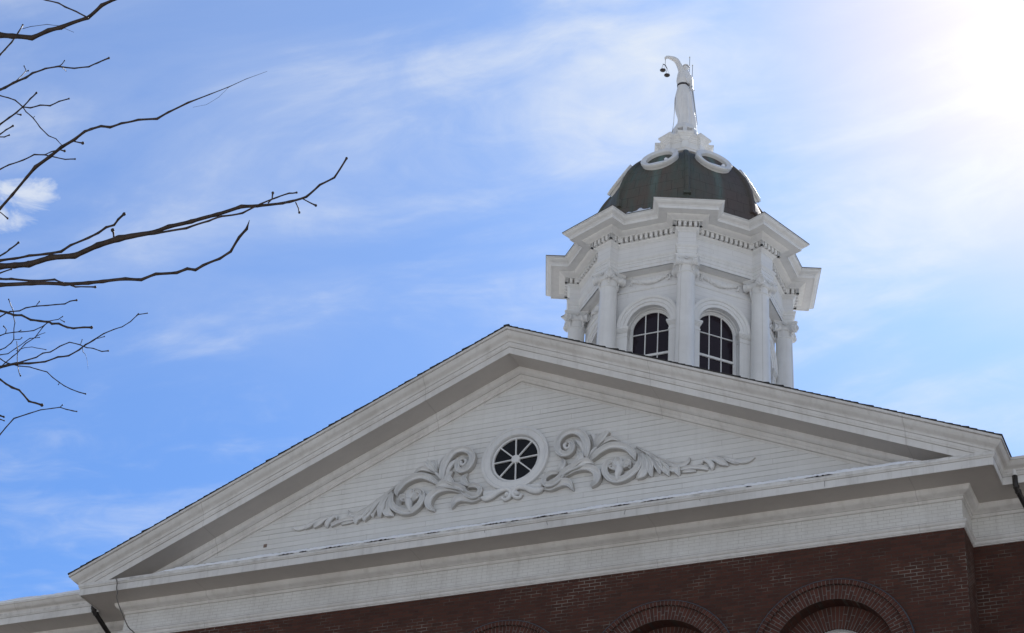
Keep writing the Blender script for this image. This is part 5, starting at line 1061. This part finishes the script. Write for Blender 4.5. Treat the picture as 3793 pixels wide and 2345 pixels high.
mb.build("hair_band", M_statue, stt, smooth=True)
mb = MB()
hl, tp = S4(0.190, -0.175, 19.90), S4(0.345, -0.26, 18.42)
dv = (tp - hl).normalized(); sd_ = RH
mb.tube([hl - dv * 0.05, hl + dv * 0.10], 0.014, 8); mb.ball(tuple(hl - dv * 0.06), 0.024, n=8)
gp = hl + dv * 0.10; mb.tube([gp - sd_ * 0.06, gp + sd_ * 0.06], 0.011, 8)
b0, b1 = gp, tp
for (p, q, w0, w1) in ((b0, b1, 0.022, 0.010),):
    A_ = [p - sd_ * w0, p - DS * 0.006, p + sd_ * w0, p + DS * 0.006]; B2 = [q - sd_ * w1, q - DS * 0.004, q + sd_ * w1, q + DS * 0.004]
    mb.grid([A_, B2], closed_u=True)
tag(mb.build("sword", M_rod, None, smooth=False), "sword pointing down, held in the statue's lowered hand", "sword")
# balance scales hanging from the raised hand
sc_ = empty("balance_scales", tuple(S4(-0.575, -0.19, 21.06)), "dark balance scales hanging from the statue's raised hand", "scales")
hp = S4(-0.577, -0.19, 21.07); bc = S4(-0.578, -0.19, 20.79)
mb = MB(); mb.tube([hp, bc], 0.0065, 8); mb.ball(tuple(hp - Vector((0, 0, .06))), 0.013, 0.013, 0.02, 8)
mb.build("hanger", M_bronze, sc_)
e1, e2 = S4(-0.640, -0.14, 20.865), S4(-0.518, -0.26, 20.595)
mb = MB(); mb.tube([e1, bc, e2], [.011, .015, .011], 8)
mb.build("beam", M_bronze, sc_)
for e_, pc in ((e1, S4(-0.640, -0.14, 20.600)), (e2, S4(-0.518, -0.26, 20.325))):
    mb = MB(); mb.lathe([(0.0, -0.026), (0.03, -0.024), (0.060, -0.010), (0.080, 0.010), (0.084, 0.016), (0.076, 0.016), (0.055, 0.0), (0.0, -0.014)], 28, lambda x, y, z, pc=pc: (pc.x + x, pc.y + y, pc.z + z))
    mb.ball(tuple(pc - Vector((0, 0, .028))), 0.012, n=8)
    pn = mb.build("pan", M_bronze, sc_, smooth=True)
    mb = MB()
    for j in range(3):
        a = 2 * math.pi * j / 3 + 0.4
        mb.tube([e_, pc + Vector((0.080 * math.cos(a), 0.080 * math.sin(a), 0.014))], 0.0028, 5)
    mb.build("chain", M_wire, pn)
for (u, z0, z1, d_, lb) in ((0.106, 20.35, 21.335, 0.10, "taller lightning rod with a bright ball tip behind the statue's head"), (0.189, 20.20, 20.968, 0.06, "shorter lightning rod with a bright tip beside the statue")):
    mb = MB(); mb.tube([S3(u, d_, 18.3), S3(u, d_, z1)], 0.0085, 8)
    o = tag(mb.build("lightning_rod", M_rod, None, smooth=True), lb, "lightning rod", "lightning rods beside the statue")
    mb = MB(); mb.ball(tuple(S3(u, d_, z1)), 0.016, 0.016, 0.024, 10); mb.build("tip", M_gold, o, smooth=True)
mb = MB(); mb.tube([S3(-0.268, -0.02, 19.60), S3(-0.282, -0.03, 19.3), S3(-0.298, -0.10, 18.55), S3(-0.36, -0.14, 18.0)], 0.0065, 6)
tag(mb.build("conductor_cable", M_wire, None, smooth=True), "thin conductor cable down the left side of the statue", "cable")

# ================================================================== bare tree
tr = empty("bare_tree", (LIMB[0][0][0], LIMB[0][0][1], -18), "bare tree with knobbly dark branches reaching in from the left", "tree")
limb = [tuple(p) for p in LIMB[0]]
base = [(limb[0][0] - 0.25, limb[0][1] + 0.1, -18.1, 0.33), (limb[0][0] - 0.15, limb[0][1] + 0.05, -17.6, 0.27)]
low = [p for p in limb if p[2] > -17.2]
cc = catmull(base + low, 6); mb = MB(); mb.tube([tuple(p[:3]) for p in cc], [float(p[3]) * (1 + 0.05 * noise.noise((i * 0.7, 0, 0))) for i, p in enumerate(cc)], 14)
mb.build("trunk", M_bark, tr, smooth=True)
def twig(row, seed):
    rr = random.Random(seed); P = [Vector(p[:3]) for p in row]; rad = [p[3] * 1.18 for p in row]
    pts, rs = [], []
    for i in range(len(P) - 1):
        d = (P[i + 1] - P[i]); L_ = d.length; d.normalize()
        pts.append(P[i]); rs.append(rad[i] * (1.16 if i else 1.0))      # a node where the shoot kinks
        nseg = max(2, min(9, int(L_ / 0.022)))
        bend = Vector((rr.uniform(-1, 1), rr.uniform(-1, 1), rr.uniform(-1, 1))) * L_ * 0.014
        for k in range(1, nseg):
            t = k / nseg; r_ = rad[i] * (1 - t) + rad[i + 1] * t
            q = P[i].lerp(P[i + 1], t) + bend * math.sin(math.pi * t)
            r_ *= 0.93 + 0.05 * rr.random()
            if L_ > 0.16 and k == nseg // 2: r_ *= 1.16
            pts.append(q); rs.append(r_)
    pts.append(P[-1]); rs.append(rad[-1] * 1.05)
    return pts, rs
for i, row in enumerate(BR):
    pts, rs = twig(row, i)
    mb = MB(); tiny = row[-1][3] < 0.0006
    n = 10 if max(rs) > 0.006 else 7
    mb.tube(pts, rs, n)
    if not tiny:
        e = pts[-1]; r_ = rs[-1]; mb.ball(tuple(e), r_ * 1.45, r_ * 1.45, r_ * 1.5, 8)      # end bud
        rr = random.Random(i + 50)
        for k in range(2, len(row) - 1):                                                # side buds at the nodes
            if rr.random() < 0.7:
                p = Vector(row[k][:3]); q = Vector(row[k + 1][:3]); d = (q - p).normalized(); s_ = d.orthogonal().normalized()
                a = rr.uniform(0, 6.28); s_ = Matrix.Rotation(a, 3, d) @ s_
                r0 = row[k][3]; mb.ball(tuple(p + s_ * r0 * 0.8), r0 * 0.75, r0 * 0.75, r0 * 0.75, 6)
    mb.build("branch", M_bark, tr, smooth=True, merge=False)
